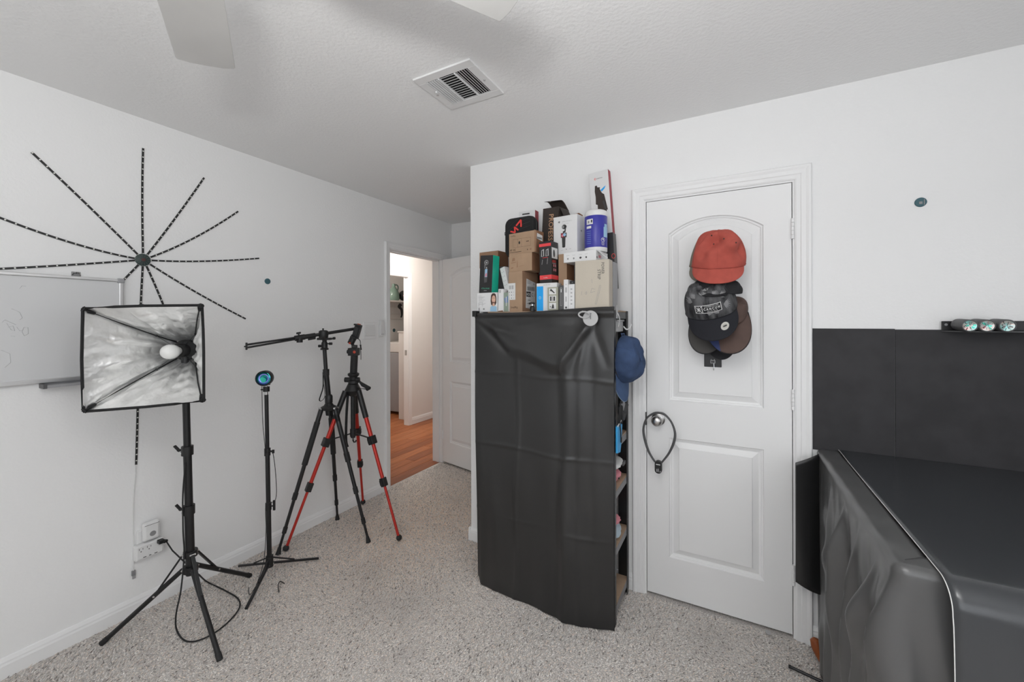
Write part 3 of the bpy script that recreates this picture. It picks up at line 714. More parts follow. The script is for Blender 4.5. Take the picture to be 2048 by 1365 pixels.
# black mains cord from the outlet extender to the softbox
cord = thing('mains_lead', 'thin black mains lead looping from the outlet onto the carpet', 'cord', (.30, 1.0, 0))
mb = MB(); pc = Vector((.052, .951, .326)); mb.obox(pc, ((1, 0, 0), (0, 1, 0), (0, 0, 1)), (.014, .012, .009)); mb.obox(pc+Vector((.012, .012, -.002)), ((1, .4, 0), (-.4, 1, 0), (0, 0, 1)), (.008, .010, .006)); mb.build('plug', 'black_plastic', cord, bevel=.003)
P1 = [(.062, .968, .322), (0.149, 0.96, 0.301), (0.254, 0.96, 0.281), (0.329, 0.967, 0.256), (0.344, 0.986, 0.226)]
mb = MB(); mb.tube(P1, .0032, 8); mb.build('cable', 'black_rubber', cord, smooth=True)
def catmull(pts, n=8):
    pts = [Vector(p) for p in pts]; q = [pts[0]]+pts+[pts[-1]]; out = []
    for i in range(1, len(q)-2):
        for k in range(n):
            t = k/n; p0, p1, p2, p3 = q[i-1:i+3]
            out.append(.5*((2*p1)+(-p0+p2)*t+(2*p0-5*p1+4*p2-p3)*t*t+(-p0+3*p1-3*p2+p3)*t*t*t))
    return out+[pts[-1]]
P2 = [(0.348, 0.932, 0.778), (0.332, 0.928, 0.626), (0.326, 0.931, 0.461), (0.33, 0.933, 0.344), (0.353, 0.911, 0.201), (0.356, 0.891, 0.101), (0.334, 0.903, 0.012), (0.44, 0.894, 0.01), (0.491, 0.934, 0.01), (0.492, 1.015, 0.01), (0.44, 1.109, 0.01), (0.358, 1.155, 0.01), (0.225, 1.158, 0.012), (0.078, 1.144, 0.02), (0.344, 0.986, 0.226)]
mb = MB(); mb.tube(catmull(P2), .0034, 8); mb.build('cable', 'black_rubber', cord, smooth=True)

# ================================================================ sunset lamp on a slim stand
sl = thing('sunset_lamp', 'small round projector lamp on slim black floor stand', 'lamp', (.30, 1.347, 0))
hb = Vector((.30, 1.347, .085))
for t in ((.46, 1.136, .008), (.392, 1.586, .008), (.05, 1.318, .008)):
    t = Vector(t); d = Vector((t.x-hb.x, t.y-hb.y, 0)).normalized(); a = hb+d*.018; a.z = .075
    mb = MB(); mb.bar(a, t, .014, .010); lg = mb.build('leg', 'black_metal', sl, bevel=.002)
    b = hb+d*.018; b.z = .105; mb = MB(); mb.bar(b, lerp(a, t, .45)+Vector((0, 0, .008)), .009, .006); mb.build('brace', 'black_metal', sl)
    mb = MB(); s = d.cross(Vector((0, 0, 1))); mb.cyl(a-s*.009, a+s*.009, .0035, n=8); mb.build('rivet', 'chrome', lg)
mb = MB(); mb.cyl((.30, 1.347, .06), (.30, 1.347, .12), .019, n=16); mb.build('spider_hub', 'black_plastic', sl, smooth=True)
st = Vector((0.3, 1.332, 1.022)); s0 = Vector((.30, 1.347, .06))
def sp(z): return s0.lerp(st, (z-s0.z)/(st.z-s0.z))
for z0, z1, r in ((.06, .42, .0125), (.42, .70, .0115), (.70, st.z, .0100)):
    mb = MB(); mb.cyl(sp(z0), sp(z1), r, n=14); mb.build('pole', 'black_metal', sl, smooth=True)
for z, big in ((.705, 0), (.40, 1)):
    p = sp(z); mb = MB(); mb.cyl(p-Vector((0, 0, .022)), p+Vector((0, 0, .018)), .0155, n=14); cl = mb.build('collar', 'black_plastic', sl, smooth=True)
    mb = MB(); mb.cyl(p+LAT*.012, p+LAT*.027, .004, n=8); mb.obox(p+LAT*.032+Vector((0, 0, .004*big)), (LAT, FWD, (0, 0, 1)), (.006, .004, .010+.018*big)); mb.build('knob', 'black_plastic', cl, bevel=.002)
mb = MB(); mb.cyl(st, st+Vector((0, 0, .022)), .008, n=12); mb.cyl(st+Vector((0, 0, .045)), st+Vector((0, 0, .055)), .006, n=12); mb.build('stud', 'chrome', sl, smooth=True)
mb = MB(); mb.cyl(st+Vector((0, 0, .018)), st+Vector((0, 0, .045)), .0165, n=16); mb.cyl(st+Vector((0, 0, .028))-LAT*.01, st+Vector((0, 0, .028))-LAT*.03, .004, n=8); mb.build('ball_head', 'black_plastic', sl, smooth=True)
lc = Vector((0.316, 1.312, 1.117)); lax = (-FWD+LAT*.22).normalized()
mb = MB(); mb.box((st.x-.019, st.y-.012, st.z+.054), (st.x+.019, st.y+.012, st.z+.061)); mb.build('mount_plate', 'black_plastic', sl, bevel=.002)
mb = MB(); mb.lathe([(.012, -.040), (.036, -.036), (.041, -.022), (.042, .012), (.0405, .016), (.036, .016), (.035, .006), (.004, .006)], lc, lax, 32); mb.build('housing', 'black_metal', sl, smooth=True)
mb = MB(); mb.lathe([(.0345, .007), (.0345, .009), (.028, .011), (.018, .009), (.0, .008)], lc, lax, 32, cap=False); ln = mb.build('lens', 'lens_blue', sl, smooth=True)
mb = MB(); mb.lathe([(.020, .0095), (.024, .0118), (.027, .0095)], lc, lax, 32, cap=False); 
mb.build('lens_ring', 'lens_violet', ln, smooth=True)
mb = MB(); x_, y_, d_ = frame_of(lax); 
mb.slab([(.018*math.cos(a)-.004, .018*math.sin(a)*.8-.008) for a in [i*math.pi/9 for i in range(18)]], lambda a, b, d: lc+LAT*a+Vector((0, 0, 1))*b+lax*(.0120+d), .0006); mb.build('glow_patch', 'lens_green', ln)
cb = catmull([lc-Vector((0, 0, .04))-LAT*.014, (0.294, 1.312, 0.997), (0.298, 1.314, 0.859), (0.31, 1.32, 0.721), sp(.70)-FWD*.02+LAT*.004, (0.339, 1.342, 0.706), (0.356, 1.351, 0.554), (0.353, 1.349, 0.443), sp(.41)-FWD*.02, (0.302, 1.327, 0.275), (0.291, 1.322, 0.109), (0.301, 1.281, 0.01), (0.37, 1.204, 0.01), (0.301, 1.234, 0.01)])
mb = MB(); mb.tube(cb, .0018, 6); mb.build('cable', 'black_rubber', sl, smooth=True)
ch = thing('cable_end', 'short thin black cable end lying on the carpet', 'cable', (0.414, 1.336, 0))
mb = MB(); mb.tube(catmull([(0.484, 1.287, 0.01), (0.431, 1.315, 0.012), (0.408, 1.34, 0.012), (0.443, 1.343, 0.01)]), .0022, 6); mb.build('cable', 'black_rubber', ch, smooth=True)

# ================================================================ black tripod with boom arm
def hinge_leg(root, top, foot, spec, feet):
    """spec: list of (t0, t1, radius, material, name); joint sleeves are separate parts"""
    for t0, t1, r, m_, nm in spec:
        mb = MB(); mb.cyl(lerp(top, foot, t0), lerp(top, foot, t1), r, n=14); mb.build(nm, m_, root, smooth=True)
bt = thing('boom_tripod', 'black travel tripod with a long side boom arm', 'tripod', (.236, 1.777, 0))
cz = Vector((.236, 1.777, .86))
for f in ((.126, 1.502, .010), (.509, 1.86, .010), (.073, 1.97, .010)):
    f = Vector(f); d = Vector((f.x-cz.x, f.y-cz.y, 0)).normalized(); t = cz+d*.045
    spec = [(0, .10, .0150, 'black_metal', 'leg_joint'), (.10, .34, .0175, 'black_rubber', 'leg_grip') if d.y < .9 and d.x < .9 else (.05, .34, .0150, 'black_metal', 'leg_section'),
            (.34, .405, .0175, 'black_rubber', 'twist_lock'), (.405, .63, .0122, 'black_metal', 'leg_section'), (.60, .645, .0150, 'black_rubber', 'twist_lock'),
            (.645, .85, .0100, 'black_metal', 'leg_section'), (.83, .87, .0128, 'black_rubber', 'twist_lock'), (.87, .98, .0078, 'black_metal', 'leg_section')]
    hinge_leg(bt, t, f, spec, None)
    mb = MB(); mb.cyl(lerp(t, f, .965), f-Vector((0, 0, .008)), .009, .0155, n=14); mb.build('rubber_foot', 'black_rubber', bt, smooth=True)
    mb = MB(); s = d.cross(Vector((0, 0, 1))); mb.cyl(t-s*.02+d*.008, t+s*.02+d*.008, .006, n=10); mb.build('pivot_bolt', 'chrome', bt, smooth=True)
mb = MB(); mb.lathe([(.018, -.05), (.022, -.02), (.045, -.012), (.050, .005), (.030, .016), (.022, .03), (.024, .035), (.024, .075), (.018, .085)], cz, (0, 0, 1), 22); mb.build('crown', 'black_plastic', bt, smooth=True)
c1 = Vector((0.231, 1.761, 1.094)); c2 = Vector((0.227, 1.753, 1.242))
mb = MB(); mb.cyl(cz+Vector((0, 0, .05)), c1, .0165, n=16); mb.build('centre_column', 'black_metal', bt, smooth=True)
mb = MB(); mb.cyl(c1-Vector((0, 0, .02)), c1+Vector((0, 0, .02)), .020, n=16); mb.build('column_lock', 'black_rubber', bt, smooth=True)
mb = MB(); mb.cyl(c1, c2, .0125, n=16); mb.build('upper_column', 'black_metal', bt, smooth=True)
mb = MB(); mb.lathe([(.024, 0), (.026, .008), (.019, .014), (.019, .045), (.013, .056), (.016, .066)], c2, (0, 0, 1), 20); bh = mb.build('ball_head', 'black_plastic', bt, smooth=True)
for s, z, L in ((1, .04, .045), (-1, .025, .035)):
    mb = MB(); q = c2+Vector((0, 0, z)); mb.cyl(q+LAT*s*.014, q+LAT*s*L, .004, n=8); mb.cyl(q+LAT*s*(L-.014), q+LAT*s*(L+.004), .009, n=10); mb.build('knob', 'black_plastic', bh, smooth=True)
q = c2+Vector((0, 0, .072)); mb = MB(); mb.obox(q, (LAT, FWD, (0, 0, 1)), (.040, .024, .007)); mb.cyl(q+LAT*.036, q+LAT*.062, .004, n=8); mb.cyl(q+LAT*.055+Vector((0, 0, .003)), q+LAT*.07+Vector((0, 0, .004)), .009, n=10); mb.build('quick_release_plate', 'black_plastic', bt, bevel=.002)
B0 = Vector((0.093, 1.339, 1.285)); B1 = Vector((0.306, 1.955, 1.38)); bd = (B1-B0).normalized()
cb_ = Vector((0.223, 1.745, 1.347)); tt = (cb_-B0).dot(bd); pc_ = B0+bd*tt
mb = MB(); mb.lathe([(.022, -.03), (.028, -.02), (.03, .0), (.028, .022), (.018, .028)], pc_+Vector((0, 0, -.004)), (0, 0, 1), 20); mb.cyl(pc_+Vector((-.004, 0, .02)), pc_+Vector((-.004, 0, .036)), .005, n=10); mb.build('boom_clamp', 'black_plastic', bt, smooth=True)
mid = B0.lerp(B1, .40)
mb = MB(); mb.cyl(mid, B1, .0105, n=14); mb.build('boom_arm', 'black_metal', bt, smooth=True)
mb = MB(); off = Vector((0, 0, .0085)); mb.cyl(B0+off, mid+off*.6, .0062, n=10); mb.cyl(B0-off, mid-off*.6, .0062, n=10); mb.build('boom_extension', 'black_metal', bt, smooth=True)
mb = MB(); mb.obox(B0, (bd, bd.cross(Vector((0, 0, 1))), (0, 0, 1)), (.004, .012, .021)); mb.cyl(B0-bd*.012, B0+bd*.004, .004, n=8); mb.build('end_cap', 'black_plastic', bt, bevel=.002)
g = B0.lerp(B1, .435); mb = MB(); mb.cyl(g-bd*.028, g+bd*.03, .0175, n=16); mb.cyl(g-Vector((0, 0, .03)), g, .018, n=16); gj = mb.build('gear_joint', 'black_plastic', bt, smooth=True)
mb = MB(); kk = g-bd*.006+Vector((0, 0, .024)); mb.cyl(g, kk, .005, n=8); mb.obox(kk+Vector((0, 0, .006)), (bd, FWD, (0, 0, 1)), (.012, .005, .006)); mb.build('wing_knob', 'black_plastic', gj, bevel=.002)
g2 = B0.lerp(B1, .53); mb = MB(); mb.cyl(g2-bd*.03, g2+bd*.03, .0150, n=16); mb.obox(g2-Vector((0, 0, .02))+bd*.01, (bd, FWD, (0, 0, 1)), (.02, .008, .006)); mb.build('boom_lock', 'black_rubber', bt, smooth=True)
mb = MB(); mb.cyl(B1-bd*.006, B1+bd*.012, .016, .012, n=14); mb.build('boom_tip', 'black_rubber', bt, smooth=True)
strap = catmull([c1-LAT*.02, (0.235, 1.735, 1), (0.224, 1.717, 0.921), (0.25, 1.72, 0.92), (0.255, 1.734, 0.953), (0.235, 1.735, 1.049)])
mb = MB(); mb.tube(strap, .0035, 6, flat=.5); mb.build('wrist_strap', 'black_fabric', bt, smooth=True)

# ================================================================ red tripod with phone holder
rt = thing('red_tripod', 'red and black tripod with phone holder on a grip', 'tripod', (.285, 1.93, 0))
cr = Vector((.285, 1.93, .955))
for f in ((.138, 1.545, .018), (.67, 1.967, .018), (.045, 2.225, .018)):
    f = Vector(f); d = Vector((f.x-cr.x, f.y-cr.y, 0)).normalized(); t = cr+d*.05
    hinge_leg(rt, t, f, [(0, .19, .0185, 'black_plastic', 'leg_sleeve'), (.18, .335, .0140, 'red_anodised', 'leg_section'), (.345, .62, .0118, 'red_anodised', 'leg_section'), (.63, .985, .0085, 'red_anodised', 'leg_section')], None)
    s = d.cross(Vector((0, 0, 1)))
    for u, r in ((.345, .0215), (.63, .0175)):
        p = lerp(t, f, u); ld = (f-t).normalized(); mb = MB(); mb.obox(p, (ld, s, ld.cross(s)), (.028, r, r)); mb.obox(p+s*r+ld.cross(s)*.006, (ld, s, ld.cross(s)), (.018, .005, r*.6)); mb.build('flip_lock', 'black_plastic', rt, bevel=.004)
    mb = MB(); mb.lathe([(.008, -.012), (.016, -.006), (.0185, .004), (.016, .014), (.009, .020)], f, (0, 0, 1), 16); mb.build('rubber_foot', 'black_rubber', rt, smooth=True)
    bj = lerp(t, f, .335); q = Vector((cr.x, cr.y, .66))
    mb = MB(); mb.bar(q+d*.015, bj, .010, .006); mb.build('spreader', 'black_plastic', rt)
mb = MB(); mb.lathe([(.02, -.04), (.045, -.02), (.055, .0), (.045, .02), (.03, .05), (.026, .06)], cr, (0, 0, 1), 20); mb.build('crown', 'black_plastic', rt, smooth=True)
mb = MB(); mb.cyl((cr.x, cr.y, .63), (cr.x, cr.y, 1.07), .0155, n=16); mb.build('centre_column', 'black_metal', rt, smooth=True)
mb = MB(); mb.cyl((cr.x, cr.y, .64), (cr.x, cr.y, .69), .020, n=16); mb.tube([(cr.x, cr.y, .64), (cr.x, cr.y, .61), (cr.x+.004, cr.y+.004, .598), (cr.x+.014, cr.y+.01, .60), (cr.x+.016, cr.y+.012, .612)], .005, 8); mb.build('weight_hook', 'black_plastic', rt, smooth=True)
mb = MB(); mb.tube(catmull([cr-LAT*.025-FWD*.02, (0.277, 1.883, 0.796), (0.274, 1.881, 0.627), (0.283, 1.886, 0.576)]), .011, 8, flat=.35); mb.build('carry_strap', 'black_fabric', rt, smooth=True)
hd = Vector((0.295, 1.926, 1.028)); mb = MB(); mb.lathe([(.026, -.03), (.034, -.022), (.034, -.005), (.024, .0), (.026, .02), (.036, .03), (.038, .042), (.030, .048)], hd, (0, 0, 1), 20); mb.cyl(hd-LAT*.058, hd+LAT*.04, .017, n=14); ph = mb.build('pan_head', 'black_plastic', rt, smooth=True)
mb = MB(); e = Vector((0.469, 1.907, 0.986)); mb.tube([hd+LAT*.03-Vector((0, 0, .0)), lerp(hd, e, .6), e], [.008, .013, .012], 10); mb.build('pan_handle', 'black_rubber', ph, smooth=True)
mb = MB(); e2 = Vector((0.426, 1.929, 0.973)); mb.tube([cr+Vector((0, 0, .02)), e2], .0045, 8); mb.sph(e2, .011, 10, 8); mb.build('crank', 'black_plastic', rt, smooth=True)
gt = Vector((0.309, 1.923, 1.214)); mb = MB(); mb.cyl(hd+Vector((0, 0, .03)), gt, .0235, n=18); mb.build('grip', 'black_rubber', rt, smooth=True)
mb = MB(); gp = Vector((0.306, 1.921, 1.221)); mb.obox(gp, (LAT, FWD, (0, 0, 1)), (.033, .026, .026)); mb.obox(gp+Vector((0, 0, .034))+LAT*.004, (LAT, FWD, (0, 0, 1)), (.017, .014, .012)); mb.cyl(gp-LAT*.03, gp-LAT*.046, .014, n=12); gb = mb.build('clamp_body', 'black_plastic', rt, bevel=.004)
mb = MB(); mb.lathe([(.009, 0), (.010, .003), (.006, .005), (.002, .005)], gp+LAT*.014-FWD*.026, -FWD, 16); mb.build('red_button', 'red_plastic', gb, smooth=True)
e3 = Vector((0.291, 1.913, 1.289)); mb = MB(); mb.cyl(gp+Vector((0, 0, .03)), e3, .010, n=10); mb.cyl(e3-LAT*.006-Vector((0, 0, .012)), Vector((0.31, 1.923, 1.33)), .022, n=14); ej = mb.build('tilt_joint', 'black_plastic', rt, smooth=True)
mb = MB(); mb.cyl(e3-FWD*.020-LAT*.002-Vector((0, 0, .008)), e3-FWD*.026-LAT*.002-Vector((0, 0, .008)), .007, n=12); mb.build('red_ring', 'red_plastic', ej, smooth=True)
hc = Vector((0.325, 1.931, 1.36)); ta = (LAT*.30+Vector((0, 0, 1))).normalized(); tb = (LAT-Vector((0, 0, .30))).normalized()
mb = MB(); mb.obox(hc, (tb, FWD, ta), (.022, .012, .048)); mb.obox(hc-FWD*.016+ta*.044, (tb, FWD, ta), (.022, .022, .005)); mb.obox(hc-FWD*.016-ta*.044, (tb, FWD, ta), (.022, .022, .005)); mb.obox(hc-FWD*.014, (tb, FWD, ta), (.012, .004, .03)); mb.build('phone_holder', 'black_plastic', rt, bevel=.002)
mb = MB(); mb.cyl(hc+ta*.049, hc+ta*.053, .012, n=12); mb.build('red_accent', 'red_plastic', rt)
mb = MB(); mb.tube(catmull([hc-ta*.045+tb*.01, (0.359, 1.927, 1.297), (0.37, 1.921, 1.253), (0.372, 1.923, 1.203), (0.372, 1.923, 1.169)]), [.0022]*33, 6); mb.tube([(0.371, 1.92, 1.27), (0.374, 1.922, 1.236)], .006, 8); mb.build('wrist_cord', 'black_fabric', rt, smooth=True)

# ================================================================ shelving unit by the closet wall
SX0, SX1, SY0, SY1, SZ = 1.372, 2.092, 1.885, 2.165, 1.478
su = thing('shelving_unit', 'black slotted metal shelving unit with fibreboard shelves', 'shelf', (1.73, 2.02, 0))
for x, sx in ((SX0, 1), (SX1, -1)):
    for y, sy in ((SY0, 1), (SY1, -1)):
        mb = MB(); mb.box((min(x, x+sx*.030), min(y, y+sy*.0018), 0), (max(x, x+sx*.030), max(y, y+sy*.0018), SZ)); mb.box((min(x, x+sx*.0018), min(y, y+sy*.030), 0), (max(x, x+sx*.0018), max(y, y+sy*.030), SZ))
        post = mb.build('post', 'black_metal', su)
        if x == SX1:
            mb = MB(); z = .02
            while z < SZ-.02:
                mb.obox((x+.0004, y+sy*.016, z), ((1, 0, 0), (0, 1, 0), (0, 0, 1)), (.0004, .003, .006)); z += .034
            h_ = mb.build('slot', 'dark_grey', post); h_['kind'] = 'stuff'
for z in (.085, .355, .625, .855, 1.16, SZ):
    mb = MB(); mb.box((SX0+.003, SY0+.003, z-.006), (SX1-.003, SY1-.003, z)); mb.build('shelf_board', 'mdf', su)
    for a, b in (((SX0+.002, SY0+.002), (SX1-.002, SY0+.010)), ((SX0+.002, SY1-.010), (SX1-.002, SY1-.002)), ((SX1-.010, SY0+.010), (SX1-.002, SY1-.010)), ((SX0+.002, SY0+.010), (SX0+.010, SY1-.010))):
        mb = MB(); mb.box((a[0], a[1], z-.040), (b[0], b[1], z-.007)); mb.build('shelf_rail', 'mid_grey' if z < 1 else 'dark_grey', su)
mb = MB(); mb.box((2.040, SY1+.001, .02), (2.0925, SY1+.004, SZ)); mb.build('back_strip', 'black_metal', su)

# black vinyl curtain hung over the front of the shelves
cu = thing('vinyl_curtain', 'creased black vinyl sheet hung over the front of the shelves', 'curtain', (1.72, 1.85, 0))
CX0, CX1 = 1.332, 2.098
def ridge(x, z, ax_, az, bx, bz, w):
    dx, dz = bx-ax_, bz-az; L = math.hypot(dx, dz); t = ((x-ax_)*dx+(z-az)*dz)/(L*L)
    if t < 0 or t > 1: return 0.0
    d = abs((x-ax_)*dz-(z-az)*dx)/L
    return math.exp(-(d/w)**2)*math.sin(math.pi*t)**.7
def curt(u, v):
    ztop = 1.472+.022*smooth01(.3, 1, u)
    zb = .006+.035*(1-smooth01(0, .07, u))
    z = zb+(ztop-zb)*v
    x = CX0+(CX1-CX0)*u
    if u < .06: x += .022*(1-u/.06)*(1-v)**2*1.0
    low = 1-v
    bx = [(0, 1.862), (.08, 1.850), (.2, 1.836), (.45, 1.822), (.60, 1.812), (.70, 1.802), (.78, 1.812), (.88, 1.832), (1, 1.850)]
    for (u0, y0), (u1, y1) in zip(bx, bx[1:]):
        if u0 <= u <= u1: yb = y0+(y1-y0)*smooth01(u0, u1, u); break
    y = 1.868+(yb-1.868)*(.25+.75*low)*smooth01(1.0, .82, v)
    o = 0.0
    # swag: bulge above the V-shaped fold that hangs from the two top corners
    xv, zv = 1.842, 1.165
    zl = 1.43-(1.43-1.235)*smooth01(1.345, 1.60, x)-(1.235-zv)*smooth01(1.60, xv, x) if x < xv else zv+(1.43-zv)*((x-xv)/(2.03-xv))**.9
    if x < 2.05:
        dz = z-zl
        o += .022*smooth01(-.015, .055, dz)*math.exp(-max(0, dz-.05)/.16)*smooth01(1.36, 1.50, x)*smooth01(2.06, 1.95, x)*smooth01(1.455, 1.37, z)
    o += .012*smooth01(1.44, 1.465, z)*smooth01(1.49, 1.47, z)
    # folds fanning from the ring clip at the top right
    for tx, tz, a_, w in ((1.86, 1.18, .010, .020), (1.92, 1.14, .008, .020), (2.07, 1.20, -.006, .02), (1.55, 1.40, .006, .02)):
        o += a_*ridge(x, z, 1.985, 1.44, tx, tz, w)
    for tx, tz, a_, w in ((1.62, 1.345, .010, .02), (1.55, 1.25, -.008, .015)):
        o += a_*ridge(x, z, 1.345, 1.43, tx, tz, w)
    # storage creases: two vertical and three horizontal
    wob = .006*math.sin(z*9)
    for cx_, a_, w in ((1.613+wob-.02*low, .004, .014), (1.835+wob, -.006, .022), (1.868+wob, .006, .035)): o += a_*math.exp(-((x-cx_)/w)**2)*smooth01(1.3, 1.2, z)
    for cz_, a_ in ((1.155-.012*(x-1.33)+.004*math.sin(x*17), .0035), (.775-.01*(x-1.33)+.005*math.sin(x*13), .0035), (.41+.006*math.sin(x*15), .0018)): o += a_*math.exp(-((z-cz_)/.009)**2)*(.65+.35*math.sin(x*19+cz_*5))
    o += .004*math.sin(x*23+z*3)*math.sin(z*5+x*7)+.006*low*math.sin(u*9.5+.8)
    return (x, y-o, z)
mb = MB(); mb.grid(curt, 200, 300); mb.build('sheet', 'vinyl', cu, smooth=True, solid=.0012)
mb = MB(); mb.box((1.326, 1.845, 1.452), (1.350, 1.885, 1.484)); mb.build('clip', 'black_plastic', cu, bevel=.002)
rc = thing('ring_holder', 'silver magnetic disc with finger ring clipped on black curtain', 'ring holder', (1.991, 1.838, 1.443))
dc = Vector((1.994, 1.838, 1.44)); mb = MB(); mb.lathe([(0, 0), (.036, 0), (.0365, .002), (.035, .004), (0, .0042)], dc, (0, -1, .05), 36, cap=False); mb.build('disc', 'silver_grey', rc, smooth=True)
rg = Vector((1.967, 1.825, 1.457)); ringp = [rg+Vector((math.cos(a)*.026, -.004*math.sin(a), math.sin(a)*.014)) for a in [i*2*math.pi/28 for i in range(28)]]
mb = MB(); mb.tube(ringp, .004, 8, closed=True, flat=.6); mb.build('finger_ring', 'silver_grey', rc, smooth=True)
mb = MB(); mb.bar(rg+Vector((-.010, .004, .018)), dc+Vector((.006, -.005, .022)), .008, .003); mb.bar(dc+Vector((.000, -.005, .024)), dc+Vector((.002, -.006, -.004)), .007, .003); mb.build('hinge', 'mid_grey', rc)

# things on the lower shelves, seen from the side
def blob(name, label, cat, c, r, matn, rot=0.0, seed=0, flat=2.4, group=None):
    """a soft pouch: rounded box with uneven folds"""
    root = thing(name, label, cat, (c[0], c[1], c[2]-r[2]), rotz=rot, local=True, group=group)
    m2 = MB(); vs = []; fs = []; n = 28; k = 16
    for j in range(k+1):
        t = math.pi*j/k
        for i in range(n):
            p = 2*math.pi*i/n; e = 2/flat
            f = lambda q: math.copysign(abs(q)**e, q)
            x, y, z = f(math.sin(t))*f(math.cos(p)), f(math.sin(t))*f(math.sin(p)), f(math.cos(t))
            w = 1+.08*math.sin(5*x+3*z+seed)+.06*math.sin(7*y-4*z+seed*2)
            vs.append((x*r[0]*w, y*r[1]*w, r[2]+z*r[2]*(1+.06*math.sin(6*x+4*y+seed) if z > 0 else 1)))
    for j in range(k):
        for i in range(n): fs.append((j*n+i, (j+1)*n+i, (j+1)*n+(i+1)%n, j*n+(i+1)%n))
    m2.add(vs, fs); m2.build('body', matn, root, smooth=True)
    return root
bl = blob('soft_pouch', 'pink soft pouch on the shelf below a white one', 'pouch', (1.996, 2.03, .652), (.085, .10, .027), 'pink_cloth', seed=1)
mb = MB(); mb.sph((.088, -.03, .03), .004, 8, 6); mb.build('snap', 'black_plastic', bl)
bl = blob('camera_pouch', 'rounded white pouch lying on top of the pink pouch', 'pouch', (2.004, 2.04, .708), (.08, .10, .027), 'paper_white', seed=2)
mb = MB(); mb.box((.075, .03, .012), (.086, .075, .030)); mb.build('label', 'dark_grey', bl)
blob('soft_pouch', 'pink cloth bundle on the second shelf from the floor', 'pouch', (1.988, 2.0, .44), (.09, .08, .022), 'pink_cloth', seed=3)
blob('cloth_bundle', 'crumpled pale blue cloth on the second shelf from the floor', 'cloth', (2.004, 2.01, .386), (.08, .09, .029), 'pale_blue', seed=4)
blob('cloth_bundle', 'pale blue packet on the lowest shelf', 'cloth', (1.98, 1.97, .125), (.08, .05, .038), 'pale_blue', seed=5)
gt = thing('drawer_bin', 'grey plastic bin tucked under the top shelf', 'bin', (2.0, 2.06, 1.36))
mb = MB(); mb.box((1.93, 2.00, 1.372), (2.076, 2.135, 1.432)); mb.build('tub', 'silver_grey', gt, bevel=.006)
mb = MB(); mb.box((1.925, 1.995, 1.424), (2.081, 2.14, 1.434)); mb.build('lip', 'silver_grey', gt, bevel=.002)
# clear hook on the shelf end
hk = thing('side_hook', 'clear plastic hooks clipped to the end of the shelf', 'hook', (2.096, 1.95, 1.44))
mb = MB(); mb.box((2.0925, 1.915, 1.44), (2.0955, 1.945, 1.50)); mb.build('clip_plate', 'clear_plastic', hk, bevel=.002)
mb = MB(); mb.tube(catmull([(2.094, 1.93, 1.47), (2.104, 1.928, 1.45), (2.108, 1.925, 1.43), (2.102, 1.925, 1.40), (2.096, 1.925, 1.395)]), .0025, 8); mb.build('strap_hook', 'clear_plastic', hk, smooth=True)
mb = MB(); mb.tube(catmull([(2.094, 2.06, 1.40), (2.106, 2.07, 1.385), (2.12, 2.08, 1.39), (2.126, 2.085, 1.405)]), .0035, 8); mb.sph((2.126, 2.085, 1.407), .005, 10, 6); mb.build('hook', 'white_plastic', hk, smooth=True)
# blue pouch with cables hanging on the shelf end
bp = thing('blue_sleeve', 'bright blue plastic sleeve stuffed with cables at the shelf end', 'sleeve', (2.10, 1.93, .80))
pts = [(1.893, .81), (1.950, .80), (1.975, .845), (1.995, .955), (1.893, .935)]
mb = MB(); mb.slab(pts, lambda a, b, d: (2.0945+d, a, b), .010); mb.build('sleeve', 'blue_pouch', bp, bevel=.003)
mb = MB(); mb.bar((2.105, 1.893, .9365), (2.105, 1.995, .9565), .004, .006); mb.build('rim', 'paper_white', bp)
cbn = thing('cable_bundle', 'tangle of black cables and a plug above the blue sleeve', 'cables', (2.10, 1.96, .95))
for k in range(6):
    y0 = 1.905+.014*k; mb = MB()
    mb.tube(catmull([(2.100+.003*(k % 3), y0, .93), (2.108, y0+.006*math.sin(k*2), .985), (2.104, y0+.02, 1.02+.012*(k % 3)), (2.098, y0+.035, .99), (2.106, y0+.03, .94)]), .0032, 6); mb.build('cable', 'black_rubber', cbn, smooth=True)
mb = MB(); mb.tube([(2.106, 1.985, .955), (2.106, 2.055, 1.01)], .014, 10); mb.build('adapter', 'dark_grey', cbn, smooth=True)
mb = MB(); mb.obox((2.104, 2.00, 1.02), ((0, .75, .6), (0, -.6, .75), (1, 0, 0)), (.022, .022, .006)); mb.build('charger_block', 'mid_grey', cbn, bevel=.003)
mb = MB(); mb.tube(catmull([(2.106, 1.93, .95), (2.110, 1.932, .90), (2.109, 1.94, .875), (2.109, 1.942, .86)]), .0028, 6); mb.obox((2.110, 1.942, .862), ((1, 0, 0), (0, 1, 0), (0, 0, 1)), (.003, .004, .012)); mb.build('jack_lead', 'black_plastic', cbn)
cp = thing('cardboard_sheet', 'tan cardboard piece above the cables at the shelf end', 'cardboard', (2.05, 1.93, 1.05))
mb = MB(); mb.slab([(1.90, 1.02), (1.945, 1.03), (1.95, 1.09), (1.905, 1.10)], lambda a, b, d: (2.075+d, a, b), .004); mb.build('sheet', 'cardboard_shade', cp)

